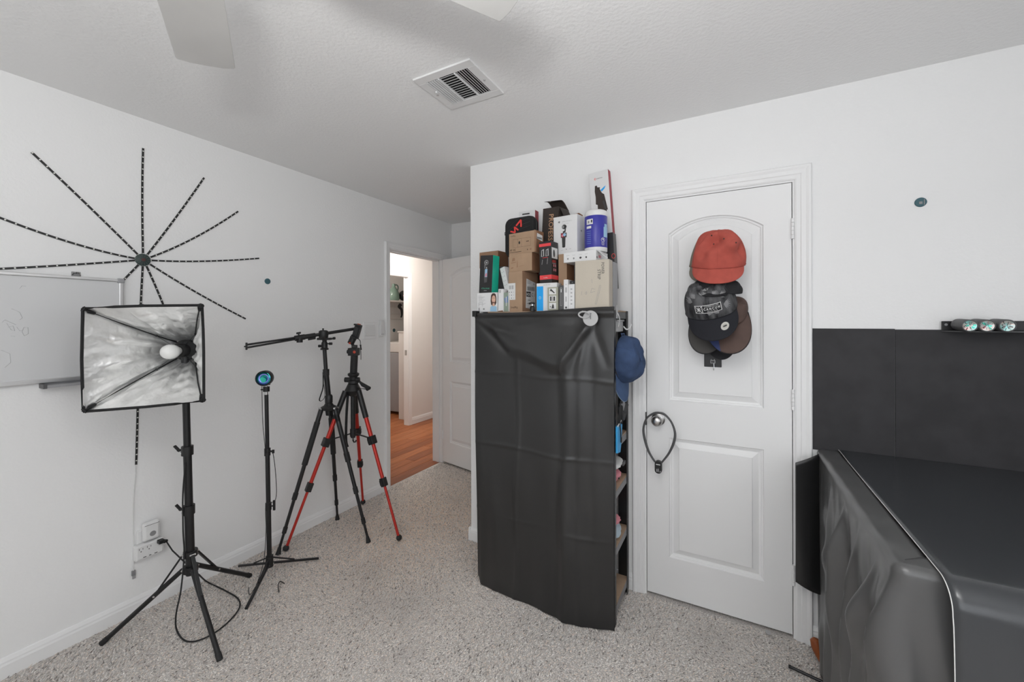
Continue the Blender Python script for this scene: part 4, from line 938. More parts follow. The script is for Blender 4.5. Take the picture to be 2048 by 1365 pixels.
# ================================================================ boxes piled on top of the shelves
class Prints:
    def __init__(s, root, w): s.root = root; s.w = w; s.m = {}
    def P(s, face, a, z, e):
        return (a, -e, z) if face == 'f' else ((s.w+e, a, z) if face == 'r' else (a, z, e))
    def mb(s, mt, name, big=False):
        s.n = getattr(s, 'n', 0)+1
        return s.m.setdefault((mt, name, s.n if big else 0), MB())
    def rect(s, face, x0, z0, x1, z1, mt, lvl=1, name='printed_patch'):
        e = .0005*lvl; s.mb(mt, name, name == 'printed_patch' and max(abs(x1-x0), abs(z1-z0)) > .02).add([s.P(face, x0, z0, e), s.P(face, x1, z0, e), s.P(face, x1, z1, e), s.P(face, x0, z1, e)], [(0, 1, 2, 3)]); return s
    def poly(s, face, pts, mt, lvl=1, name='printed_patch'):
        e = .0005*lvl; s.mb(mt, name, name == 'printed_patch' and max(max(q[0] for q in pts)-min(q[0] for q in pts), max(q[1] for q in pts)-min(q[1] for q in pts)) > .02).add([s.P(face, x, z, e) for x, z in pts], [tuple(range(len(pts)))]); return s
    def ell(s, face, cx, cz, rx, rz, mt, lvl=1, n=18, name='printed_patch'):
        return s.poly(face, [(cx+rx*math.cos(2*math.pi*i/n), cz+rz*math.sin(2*math.pi*i/n)) for i in range(n)], mt, lvl, name)
    def line(s, face, x0, z0, x1, z1, w, mt, lvl=1, name='printed_lines'):
        d = Vector((x1-x0, z1-z0)); d.normalize(); q = Vector((-d.y, d.x))*w/2
        return s.poly(face, [(x0+q.x, z0+q.y), (x1+q.x, z1+q.y), (x1-q.x, z1-q.y), (x0-q.x, z0-q.y)], mt, lvl, name)
    def text(s, face, txt, x, z, size, mt, rot=0.0, lvl=1, bold=0.0, width=None):
        e = .0005*lvl; c, sn = math.cos(rot), math.sin(rot)
        if face == 'f': ux, uz = (c, 0, sn), (-sn, 0, c)
        else: ux, uz = (0, c, sn), (0, -sn, c)
        text_on(s.mb(mt, 'lettering'), txt, s.P(face, x, z, e), ux, uz, size, bold, width); return s
    def done(s):
        for (mt, nm, _), mb in s.m.items():
            o = mb.build(nm, mt, s.root)
def carton(name, label, cat, FR, a, w, d, h, base, front=None, right=None, top=None, tilt=0.0, bevel=.0015, group='packages piled on the shelves', pitch=0.0):
    A = math.radians(a); fl = (FR[0]-w*math.cos(A), FR[1]-w*math.sin(A), FR[2])
    root = thing(name, label, cat, fl, local=True, rot=(math.radians(pitch), math.radians(tilt), A), group=group)
    mb = MB(); mb.box((0, 0, 0), (w, d, h)); mb.m = [0, 3, 1, 2, 0, 0]
    mb.build('body', [base, front or base, right or base, top or base], root, bevel=bevel)
    return root, Prints(root, w)
GM = .0
# bottom row
r, p = carton('product_box', 'white product box with portrait photo at left end of the shelf', 'box', (1.462, 1.885, SZ), 0, .130, .095, .105, 'box_white')
p.rect('f', .085, .002, .128, .103, 'paper_white'); p.poly('f', [(.092, .04), (.089, .06), (.092, .09), (.100, .1), (.112, .101), (.121, .095), (.125, .075), (.125, .05), (.118, .035), (.098, .035)], 'hair_print', 2)
p.ell('f', .1085, .068, .0120, .0210, 'skin_print', 3); p.poly('f', [(.103, .052), (.114, .052), (.116, .03), (.100, .03)], 'skin_print', 3); p.poly('f', [(.086, .003), (.127, .003), (.127, .026), (.115, .034), (.1085, .028), (.101, .034), (.088, .026)], 'print_sky', 4)
p.poly('f', [(.1035, .0575), (.1085, .0555), (.1135, .0575), (.1085, .0520)], 'lips_print', 4); p.poly('f', [(.1045, .0572), (.1085, .0560), (.1125, .0572), (.1085, .0538)], 'paper_white', 5); p.ell('f', .104, .073, .0018, .001, 'print_black', 4); p.ell('f', .113, .073, .0018, .001, 'print_black', 4)
for k in range(9): p.rect('f', .012, .088-.006*k, .030+.03*((k*37) % 10)/10, .0895-.006*k, 'print_lightgrey', name='printed_lines')
p.rect('f', .012, .008, .016, .024, 'print_black'); p.rect('f', .04, .012, .05, .02, 'print_grey'); p.rect('f', .012, .030, .014, .05, 'print_grey'); p.rect('f', .035, .03, .037, .055, 'print_lightgrey'); p.done()
r, p = carton('product_box', 'slim plain white box standing right of the portrait box', 'box', (1.496, 1.887, SZ+.002), 0, .031, .12, .121, 'box_white', tilt=1.5)
p.rect('f', .006, .10, .016, .115, 'print_lightgrey'); p.poly('f', [(.0, 0), (.031, 0), (.031, .006), (.006, .003)], 'cardboard_dark'); p.done()
r, p = carton('product_box', 'grey green box with faded photo beside the tall cardboard carton', 'box', (1.526, 1.893, SZ), 0, .030, .12, .103, 'box_white', front='photo_sage')
p.poly('f', [(.004, .07), (.028, .085), (.028, .05), (.012, .045)], 'photo_blue'); p.rect('f', .016, .03, .020, .08, 'paper_white', 2); p.rect('f', 0, 0, .003, .103, 'paper_white', 2); p.done()
r, p = carton('cardboard_carton', 'tall brown carton with a courier label on its side', 'box', (1.607, 1.898, SZ), -8, .090, .150, .214, 'cardboard', right='cardboard_shade')
p.rect('f', -.002, .063, .046, .152, 'paper_white', 2, 'sticker'); p.text('f', 'SmallRig', .015, .018, .0155, 'print_brown', width=.045)
for i in range(3):
    for j in range(3): p.rect('f', .005+.014*i, .07+.016*j, .009+.014*i, .0745+.016*j, 'print_dark' if i < 2 else 'print_lightgrey', 3)
p.rect('f', .004, .120, .018, .140, 'print_lightgrey', 3); p.rect('f', .022, .120, .034, .140, 'print_lightgrey', 3)
p.poly('r', [(.030, .020), (.125, .010), (.125, .158), (.038, .176)], 'paper_white', 2, 'courier_label')
p.rect('r', .036, .080, .078, .107, 'print_black', 3); p.text('r', 'HOU', .038, .085, .022, 'paper_white', lvl=4, bold=.03, width=.037); p.text('r', 'C 1', .084, .083, .026, 'print_black', lvl=3, width=.032)
for k in range(13): p.rect('r', .044+.0058*k, .113, .044+.0058*k+(.0035 if k % 3 else .0018), .135, 'print_black', 3, 'barcode')
for k in range(5): p.rect('r', .044, .15+.004*k, .075+.006*(k % 3), .1512+.004*k, 'print_grey', 3, 'printed_lines')
p.text('r', 'R', .105, .145, .014, 'print_dark', lvl=3, bold=.02); p.rect('r', .05, .06, .075, .063, 'print_dark', 3, 'printed_lines'); p.rect('r', .04, .042, .07, .045, 'print_grey', 3, 'printed_lines'); p.rect('r', .075, .048, .11, .052, 'print_dark', 3, 'printed_lines'); p.done()
mt_ = thing('mini_mount', 'small black mount with a silver stem in front of the boxes', 'mount', (1.675, 1.876, SZ), group=None)
mb = MB(); mb.lathe([(.0, 0), (.013, 0), (.013, .022), (.009, .026), (.006, .028)], (1.675, 1.878, SZ), (0, 0, 1), 18); mb.build('base', 'black_plastic', mt_, smooth=True)
mb = MB(); mb.cyl((1.675, 1.878, SZ+.026), (1.675, 1.878, SZ+.037), .006, n=12); mb.build('stem', 'chrome', mt_, smooth=True)
mb = MB(); mb.cyl((1.672, 1.878, SZ+.036), (1.672, 1.878, SZ+.044), .016, n=16); mb.build('plate', 'black_plastic', mt_, smooth=True)
r, p = carton('product_box', 'white box with a bright blue vertical band on its front', 'box', (1.806, 1.887, SZ), 0, .112, .060, .142, 'box_white')
p.rect('f', .002, .002, .038, .126, 'print_cyan'); p.text('f', 'ULTRA KIT', .038, .130, .008, 'print_grey', width=.04); p.ell('f', .020, .068, .007, .008, 'print_sky', 2); p.ell('f', .020, .068, .0035, .0045, 'print_cyan', 3); p.done()
r, p = carton('product_box', 'sage green box with three stacked gadget photos', 'box', (1.816, 1.874, SZ), 0, .055, .012, .118, 'box_sage')
for k in range(3):
    z = .010+.036*k; p.rect('f', .009, z, .046, z+.030, 'paper_white')
p.poly('f', [(.013, .100), (.022, .098), (.036, .087), (.040, .090), (.026, .104), (.018, .112)], 'print_dark', 2); p.rect('f', .014, .050, .022, .072, 'print_dark', 2); p.rect('f', .025, .05, .029, .073, 'print_grey', 2); p.rect('f', .032, .05, .041, .071, 'print_dark', 2); p.poly('f', [(.022, .013), (.036, .013), (.034, .028), (.029, .036), (.025, .026)], 'print_dark', 2); p.rect('f', .014, .018, .018, .024, 'print_dark', 2); p.done()
r, p = carton('product_box', 'narrow black box with thin white outline graphic', 'box', (1.841, 1.886, SZ), 0, .0235, .118, .126, 'box_black', front='dark_grey')
for a in ((.007, .025, .0085, .115), (.0155, .025, .017, .115), (.007, .1135, .017, .115), (.007, .025, .017, .0265)): p.rect('f', *a, 'print_lightgrey')
p.rect('f', .010, .092, .014, .108, 'paper_white'); p.rect('f', .006, .004, .018, .006, 'paper_white'); p.done()
r, p = carton('product_box', 'tall slim white box right of the narrow black box', 'box', (1.8655, 1.886, SZ), 0, .023, .13, .154, 'box_white')
p.ell('f', .0125, .016, .0045, .0055, 'print_dark'); p.rect('f', .009, .045, .016, .07, 'print_lightgrey'); p.rect('f', .008, .09, .017, .115, 'print_lightgrey'); p.rect('f', .011, .128, .014, .131, 'print_dark'); p.done()
r, p = carton('product_box', 'short white box with icon column beside the beige box', 'box', (1.899, 1.884, SZ), 0, .032, .12, .130, 'box_white')
for k in range(5): p.rect('f', .012, .03+.018*k, .021, .037+.018*k, 'print_lightgrey')
p.done()
r, p = carton('product_box', 'small black box lying behind the short white box', 'box', (1.899, 1.905, SZ+.1305), 0, .031, .10, .018, 'box_black', tilt=0)
p.rect('f', .010, .008, .016, .011, 'print_grey'); p.done()
r, p = carton('power_strip_box', 'large beige box printed with a power strip drawing', 'box', (2.069, 1.885, SZ), 0, .167, .062, .240, 'box_beige')
p.text('f', 'POWER', .130, .226, .021, 'print_dark', rot=-math.pi/2, width=.055); p.text('f', 'STRIP', .112, .194, .021, 'print_dark', rot=-math.pi/2, width=.048)
for a in ((.100, .030, .122, .118), (.106, .028, .128, .116), (.122, .118, .128, .118), (.100, .030, .104, .028), (.078, .085, .100, .090), (.078, .085, .084, .105), (.084, .105, .100, .100), (.058, .080, .058, .092), (.032, .075, .034, .092), (.086, .130, .083, .150)): p.line('f', *a, .0011, 'print_grey')
p.ell('f', .055, .083, .005, .006, 'print_grey'); p.ell('f', .055, .083, .0037, .0047, 'box_beige', 2)
for k in range(10): p.rect('r', .026, .05+.011*k, .031, .055+.011*k, 'print_lightgrey', name='printed_lines')
p.done()
r, p = carton('laptop_sleeve_box', 'slim grey box squeezed behind the beige box', 'box', (2.0735, 1.950, SZ), 0, .022, .078, .235, 'mid_grey', right='grey_plastic'); p.done()
# hidden cartons that carry the upper rows
r, p = carton('cardboard_carton', 'plain carton hidden behind the beige box', 'box', (1.995, 1.953, SZ), 0, .088, .24, .239, 'cardboard_shade'); p.done()
r, p = carton('cardboard_carton', 'dark box in the gap behind the green sided box', 'box', (1.452, 2.012, SZ), 0, .175, .175, .262, 'dark_grey'); p.done()
r, p = carton('cardboard_carton', 'plain carton against the wall behind the tall brown carton', 'box', (1.606, 2.075, SZ), 0, .15, .115, .215, 'cardboard_shade'); p.done()
r, p = carton('cardboard_carton', 'small block wedged under the tall black box', 'box', (2.028, 2.090, SZ), 0, .026, .05, .116, 'dark_grey'); p.done()
# second and third rows
r, p = carton('cardboard_carton', 'low brown carton behind the green sided box', 'box', (1.389, 2.02, SZ+.2635), -6, .138, .105, .094, 'cardboard', front='cardboard_shade', right='cardboard_dark'); p.done()
r, p = carton('camera_box', 'black box with green side showing a pocket camera', 'box', (1.421, 1.895, SZ+.107), -5, .088, .060, .208, 'box_black', right='box_green', tilt=3.2)
p.ell('f', .044, .168, .015, .0145, 'print_grey'); p.ell('f', .046, .167, .010, .010, 'print_dark', 2); p.ell('f', .046, .167, .005, .005, 'print_lightgrey', 3); p.rect('f', .032, .135, .037, .158, 'print_grey'); p.poly('f', [(.030, .130), (.055, .134), (.053, .060), (.034, .057)], 'dark_grey'); p.rect('f', .037, .088, .053, .132, 'print_sky', 2); p.poly('f', [(.039, .09), (.052, .092), (.050, .112), (.041, .106)], 'print_pink', 3); p.rect('f', .044, .134, .050, .144, 'print_lightgrey', 2)
p.text('f', 'XTRA MUSE', .016, .022, .011, 'print_green', width=.056); p.rect('f', .034, .013, .054, .015, 'print_lightgrey'); p.text('r', 'XTRA', .018, .115, .010, 'print_green', width=.028); p.done()
r, p = carton('product_box', 'white box leaning at an angle between green and brown boxes', 'box', (1.516, 1.925, SZ+.110), -12, .034, .07, .135, 'box_white', tilt=-16)
for k in range(4):
    for j in range(2): p.rect('f', .008+.013*j, .03+.025*k, .012+.013*j, .036+.025*k, 'print_lightgrey')
p.done()
r, p = carton('cardboard_carton', 'plain brown carton in the middle of the stack', 'box', (1.659, 1.908, SZ+.2145), -6, .146, .112, .094, 'cardboard', right='cardboard_dark')
for a in ((.012, .045, .048, .052), (.02, .055, .04, .075), (.05, .02, .058, .06), (.066, .025, .10, .030), (.012, .015, .03, .025)): p.poly('f', [(a[0], a[1]), (a[2], a[1]+.004), (a[2]-.003, a[3]), (a[0]+.003, a[3]-.003)], 'cardboard_shade')
p.line('r', .0, .094, .05, .060, .001, 'print_brown'); p.done()
r, p = carton('cardboard_carton', 'brown carton with camera line drawing and barcode sticker', 'box', (1.681, 1.905, SZ+.309), -10, .176, .075, .113, 'cardboard', right='cardboard_dark')
p.text('f', 'SmallRig', .010, .096, .011, 'print_brown', width=.034); p.text('f', 'RF 10C', .008, .018, .015, 'print_brown', bold=.02, width=.040); p.rect('f', .006, .010, .085, .0125, 'print_brown', name='printed_lines')
for a in ((.028, .036, .028, .080), (.060, .036, .060, .080), (.086, .036, .086, .080), (.145, .036, .145, .080), (.028, .036, .145, .036), (.028, .080, .145, .080)): p.line('f', *a, .0009, 'print_brown')
p.ell('f', .071, .059, .0055, .008, 'print_black'); p.rect('f', .116, .059, .134, .063, 'print_brown'); p.rect('f', .122, .014, .127, .020, 'print_brown'); p.rect('f', .140, .012, .150, .022, 'cardboard_shade')
p.poly('r', [(.010, .070), (.062, .062), (.062, .092), (.010, .100)], 'paper_white', 2, 'sticker')
for k in range(12): p.rect('r', .013+.0036*k, .070, .0150+.0036*k, .080, 'print_dark', 3, 'barcode')
p.done()
mb = MB(); mb.slab([(0, 0), (.006, .0), (.012, .10), (.002, .113)], lambda a, b, d: (.174+a, .0-d*.3, b), .03); mb.build('open_flap', 'cardboard_shade', r)
# black zip case
cs = thing('zip_case', 'black moulded zip case with red M7 logo', 'case', (1.434, 2.016, SZ+.3095), local=True, rot=(0, 0, math.radians(-5)), group='packages piled on the shelves')
def rrect(w, h, rad, n=8): return [q for c, a in (((w-rad, rad), -90), ((w-rad, h-rad), 0), ((rad, h-rad), 90), ((rad, rad), 180)) for q in arc(c, rad, math.radians(a), math.radians(a+90), n)]
out = rrect(.192, .222, .040)
def caseshell(mb, y0, y1, inset):
    n = len(out); cx_, cz_ = .096, .111; rings = []
    for y, s in ((y0, 1.0), (y0+(y1-y0)*.55, 1.0), (y0+(y1-y0)*.85, .975), (y1, .93)): rings.append([((x-cx_)*s+cx_, y, (z-cz_)*s+cz_) for x, z in out])
    vs = [q for r_ in rings for q in r_]; fs = [(k*n+i, k*n+(i+1)%n, (k+1)*n+(i+1)%n, (k+1)*n+i) for k in range(3) for i in range(n)]+[tuple(3*n+i for i in range(n))]
    mb.add(vs, fs)
mb = MB(); caseshell(mb, .029, 0, 0); mb.build('front_shell', 'black_fabric', cs, smooth=True)
mb = MB(); caseshell(mb, .032, .058, 0); mb.build('back_shell', 'black_fabric', cs, smooth=True)
mb = MB(); mb.tube([(x, .0305, z) for x, z in out], .003, 6, closed=True); zp = mb.build('zipper', 'black_plastic', cs, smooth=True)
mb = MB(); mb.tube([(-.002, .03, .16), (-.014, .024, .150), (-.012, .022, .135)], .004, 6, flat=.5); mb.tube([(-.002, .03, .14), (-.008, .026, .128), (-.004, .024, .115)], .0045, 6, flat=.5); mb.build('zip_pull', 'black_fabric', zp)
for k in range(9):
    mb = MB(); z0 = .02+.022*k; mb.tube([(.016, .001, max(.012, z0-.03)), (.10, -.001, z0+.02), (.172, .001, min(.205, z0+.035))], .0012, 4); mb.build('embossed_rib', 'charcoal_fabric', cs)
mb = MB()
def stroke(pts, w=.0095):
    for a, b in zip(pts, pts[1:]):
        a = Vector((a[0], -.0016, a[1])); b = Vector((b[0], -.0016, b[1])); mb.bar(a, b, w, .0016, (0, 1, 0))
stroke([(.042, .146), (.074, .136), (.069, .168), (.095, .147)], .0085); mb.build('logo_m', 'print_red', cs)
mb = MB(); stroke([(.080, .172), (.112, .202), (.113, .163)], .0095); mb.build('logo_seven', 'print_red', cs)
r, p = carton('product_box', 'white box with red edge behind the black zip case', 'box', (1.578, 2.12, SZ+.216), 0, .105, .048, .375, 'box_white', right='box_darkred')
p.rect('f', .022, .354, .070, .362, 'print_dark'); p.done()
# dark brown tripod box with open flaps
pr = thing('tripod_box', 'tall dark brown box lettered PROFESSIONAL with open flaps', 'box', (1.624, 2.066, SZ), local=True, rot=(0, math.radians(3.2), math.radians(-12)), group='packages piled on the shelves')
mb = MB(); w, d, h = .104, .100, .572; t = .003
mb.box((0, 0, 0), (w, t, h)); mb.box((0, d-t, 0), (w, d, h)); mb.box((0, t, 0), (t, d-t, h)); mb.box((w-t, t, 0), (w, d-t, h)); mb.box((0, 0, 0), (w, d, t)); mb.build('body', 'dark_brown_card', pr)
mb = MB()
n = 14; pf = lambda u, v: (.006+u*(w-.008)-.012*math.sin(v*2.0), d*(1-.8*v)-.002, h+.042*math.sin(min(v*1.4, 1)*math.pi/2)+.006*math.sin(v*3.1)-.004*u*v)
hole = lambda u, v: ((u-.22)/.13)**2+((v-.76)/.10)**2 < 1
vs = [pf(i/n, j/n) for j in range(n+1) for i in range(n+1)]; fs = [(j*(n+1)+i, j*(n+1)+i+1, (j+1)*(n+1)+i+1, (j+1)*(n+1)+i) for j in range(n) for i in range(n) if not hole((i+.5)/n, (j+.5)/n)]
mb.add(vs, fs); mb.build('top_flap', 'dark_brown_card', pr, smooth=True, solid=.002)
mb = MB(); mb.grid(lambda u, v: (w+.002+v*.03, .01+u*(d-.02), h-.004-.055*v), 6, 6); mb.build('side_flap', 'dark_brown_card', pr, solid=.002)
p = Prints(pr, w); p.text('f', 'PROFESSIONAL', .044, .538, .042, 'print_gold', rot=-math.pi/2, bold=.012, width=.262); p.rect('r', .03, .44, .07, .455, 'print_gold'); p.done()
r, p = carton('gadget_box', 'black box with red bands standing on the blue banded box', 'box', (1.776, 1.893, SZ+.1425), -5, .068, .080, .212, 'box_black', tilt=-1.2)
p.rect('f', 0, .018, .068, .040, 'box_red'); p.rect('r', 0, .018, .08, .040, 'box_red'); p.rect('f', .0, .186, .068, .201, 'box_red'); p.text('f', 'SmallRig', .022, .025, .007, 'paper_white', lvl=2)
for x in (.010, .036):
    p.poly('f', [(x, .135), (x+.003, .168), (x+.018, .174), (x+.018, .137)], 'print_lightgrey'); p.poly('f', [(x+.005, .137), (x+.006, .165), (x+.013, .168), (x+.013, .138)], 'box_black', 2)
p.line('f', .014, .095, .018, .120, .003, 'print_grey'); p.line('f', .044, .095, .048, .125, .003, 'print_grey'); p.rect('f', .018, .128, .05, .130, 'box_red')
p.rect('r', .006, .125, .07, .180, 'paper_white'); p.ell('r', .03, .15, .01, .02, 'print_dark', 2)
for k in range(2):
    for j in range(2): p.rect('r', .022+.018*j, .06+.022*k, .031+.018*j, .073+.022*k, 'print_pink')
for k in range(3): p.rect('r', .01, .098+.007*k, .05, .1005+.007*k, 'print_red' if k else 'print_lightgrey')
p.done()
r, p = carton('cardboard_carton', 'small open brown carton under the white camera box', 'box', (1.835, 1.95, SZ+.1275), -10, .050, .075, .166, 'cardboard', right='cardboard_dark'); p.done()
r, p = carton('camera_box', 'white box with a pocket gimbal camera printed on front', 'box', (1.885, 1.965, SZ+.2935), -8, .138, .080, .200, 'box_white')
p.text('f', 'dji', .028, .168, .012, 'print_dark', bold=.03); p.text('f', 'OSMO POCKET 3', .050, .168, .0085, 'print_lightgrey', width=.058); p.text('f', 'Creator Combo', .050, .157, .006, 'print_lightgrey', width=.04)
p.ell('f', .064, .143, .014, .012, 'print_dark'); p.ell('f', .058, .143, .006, .007, 'print_grey', 2); p.poly('f', [(.068, .15), (.076, .148), (.072, .115), (.056, .110), (.056, .12), (.066, .124)], 'print_dark'); p.rect('f', .044, .088, .078, .112, 'print_dark'); p.rect('f', .046, .090, .064, .110, 'box_darkred', 2); p.ell('f', .066, .102, .009, .008, 'print_sky', 3); p.ell('f', .053, .098, .005, .006, 'print_pink', 3); p.poly('f', [(.050, .089), (.072, .089), (.070, .040), (.053, .040)], 'print_dark'); p.ell('f', .061, .04, .0085, .004, 'print_dark')
p.rect('f', .045, .022, .058, .0235, 'print_lightgrey'); p.rect('f', .074, .024, .078, .028, 'print_dark'); p.rect('f', .094, .025, .104, .027, 'print_lightgrey'); p.text('r', 'dji', .040, .118, .012, 'print_dark', bold=.03); p.done()
mb = MB(); mb.slab([(.0, 0), (.115, .004), (.10, .018), (.02, .014)], lambda a, b, d: (.02+a, .078-b*1.2, .2005+b*.9+d), .002); mb.build('raised_flap', 'cardboard_dark', r)
r, p = carton('flat_box', 'flat white box lying on the beige power strip box', 'box', (2.004, 1.893, SZ+.2405), -6, .172, .150, .050, 'box_white')
for k, x in enumerate((.024, .056, .092, .122)):
    p.ell('f', x, .018, .004+.002*(k == 2), .005, 'print_dark' if k > 1 else 'print_grey'); p.rect('f', x-.008, .033, x+.008, .0345, 'print_lightgrey')
p.rect('r', .03, .015, .06, .028, 'print_pink'); p.rect('r', .005, .01, .02, .02, 'print_grey'); p.done()
mb = MB(); mb.slab([(.0, 0), (.06, .0), (.045, .035), (.0, .045)], lambda a, b, d: (.172+a*.9, .012+b+d*0, .048-a*.75+d), .002); mb.build('tuck_flap', 'box_white', r)
# wipes canister
wc = Vector((1.972, 2.000, SZ+.2925)); wp = thing('wipes_canister', 'blue and white canister of cleaning wipes', 'canister', tuple(wc), group='packages piled on the shelves')
mb = MB(); mb.lathe([(.0, 0), (.053, 0), (.056, .004), (.056, .022)], wc, (0, 0, 1), 40, cap=False); mb.build('base', 'white_plastic', wp, smooth=True)
mb = MB(); mb.lathe([(.0555, .020), (.0565, .022), (.0565, .176), (.0555, .178)], wc, (0, 0, 1), 48, cap=False); mb.build('printed_wrap', 'canister_blue', wp, smooth=True)
mb = MB(); mb.lathe([(.056, .178), (.057, .180), (.057, .196), (.053, .204), (.046, .208), (.0, .208)], wc, (0, 0, 1), 40, cap=False); mb.build('lid', 'white_plastic', wp, smooth=True)
def cyl_pt(ang, z, r=.0570): return (wc.x+r*math.sin(ang), wc.y-r*math.cos(ang), wc.z+z)
def cpatch(a0, a1, z0, z1, mt, r=.0569, nm='label_patch'):
    m2 = MB(); m2.grid(lambda u, v: cyl_pt(a0+(a1-a0)*u, z0+(z1-z0)*v, r), 8, 2); m2.build(nm, mt, wp)
cpatch(-.62, .03, .134, .160, 'paper_white'); cpatch(-.62, -.12, .114, .126, 'paper_white'); cpatch(1.00, 1.55, .07, .12, 'print_sky'); cpatch(1.1, 1.5, .12, .135, 'print_sky')
cpatch(-.45, -.30, .140, .152, 'print_grey', .0573); cpatch(-.15, -.02, .142, .155, 'print_dark', .0573)
for k in range(7): cpatch(-.62, -.15, .040+.010*k, .0412+.010*k, 'print_sky', .0569, 'printed_line')
mb = MB(); cc = cyl_pt(.92, .055, .0574); tdir = Vector((math.cos(.92), math.sin(.92), 0)); ndir = Vector((math.sin(.92), -math.cos(.92), 0))
mb.slab([(.011*math.cos(a), .011*math.sin(a)) for a in [i*math.pi/10 for i in range(20)]], lambda a, b, d: Vector(cc)+tdir*a+Vector((0, 0, 1))*b+ndir*d, .0004); bd_ = mb.build('do_not_flush_badge', 'paper_white', wp)
mb = MB(); mb.slab([(.009*math.cos(a), .009*math.sin(a)) for a in [i*math.pi/10 for i in range(20)]], lambda a, b, d: Vector(cc)+tdir*a+Vector((0, 0, 1))*b+ndir*(.0005+d), .0003); mb.build('badge_field', 'canister_blue', bd_)
mb = MB(); mb.bar(Vector(cc)+ndir*.0012-tdir*.006+Vector((0, 0, .006)), Vector(cc)+ndir*.0012+tdir*.006-Vector((0, 0, .006)), .002, .0004, ndir); mb.bar(Vector(cc)+ndir*.0012-tdir*.001, Vector(cc)+ndir*.0012+tdir*.004+Vector((0, 0, .006)), .004, .0004, ndir); mb.build('badge_symbol', 'paper_white', bd_)
mb = MB()
text_on(mb, 'DO NOT', Vector(cc)-tdir*.010+ndir*.0006-Vector((0, 0, .0185)), tdir, (0, 0, 1), .0075, .02, width=.020); text_on(mb, 'FLUSH', Vector(cc)-tdir*.008+ndir*.0006-Vector((0, 0, .0265)), tdir, (0, 0, 1), .0075, .02, width=.016); mb.build('lettering', 'paper_white', wp)
# tall white and red box, tall black box against the wall
r, p = carton('tool_box', 'tall white box with red side showing a black tool', 'box', (2.030, 2.150, SZ+.2405), -3, .108, .042, .515, 'box_white', right='box_darkred', tilt=-4.2)
p.text('f', 'uniarmor', .040, .475, .011, 'print_dark', width=.036); p.ell('f', .034, .478, .005, .006, 'print_red'); p.ell('f', .035, .478, .003, .0035, 'box_white', 2)
p.poly('f', [(.030, .440), (.040, .442), (.044, .430), (.058, .428), (.056, .418), (.066, .395), (.078, .385), (.092, .300), (.086, .298), (.084, .275), (.036, .280), (.038, .335), (.028, .345), (.028, .340), (.030, .380), (.027, .41)], 'dark_brown_card', name='tool_picture')
p.poly('f', [(.060, .412), (.080, .425), (.090, .430), (.082, .415), (.066, .402)], 'print_cyan', 2); p.rect('f', .066, .355, .074, .372, 'print_black', 3); p.poly('f', [(.066, .348), (.076, .352), (.086, .302), (.076, .303)], 'print_dark', 2); p.done()
r, p = carton('black_tall_box', 'tall matte black box leaning against the wall', 'box', (2.051, 2.085, SZ+.1165), 0, .050, .060, .288, 'box_black', right='dark_grey', tilt=-3.0)
p.ell('f', .046, .165, .010, .013, 'print_red'); p.ell('f', .046, .165, .0075, .0105, 'box_black', 2); p.rect('r', .03, .135, .032, .147, 'print_lightgrey'); p.done()

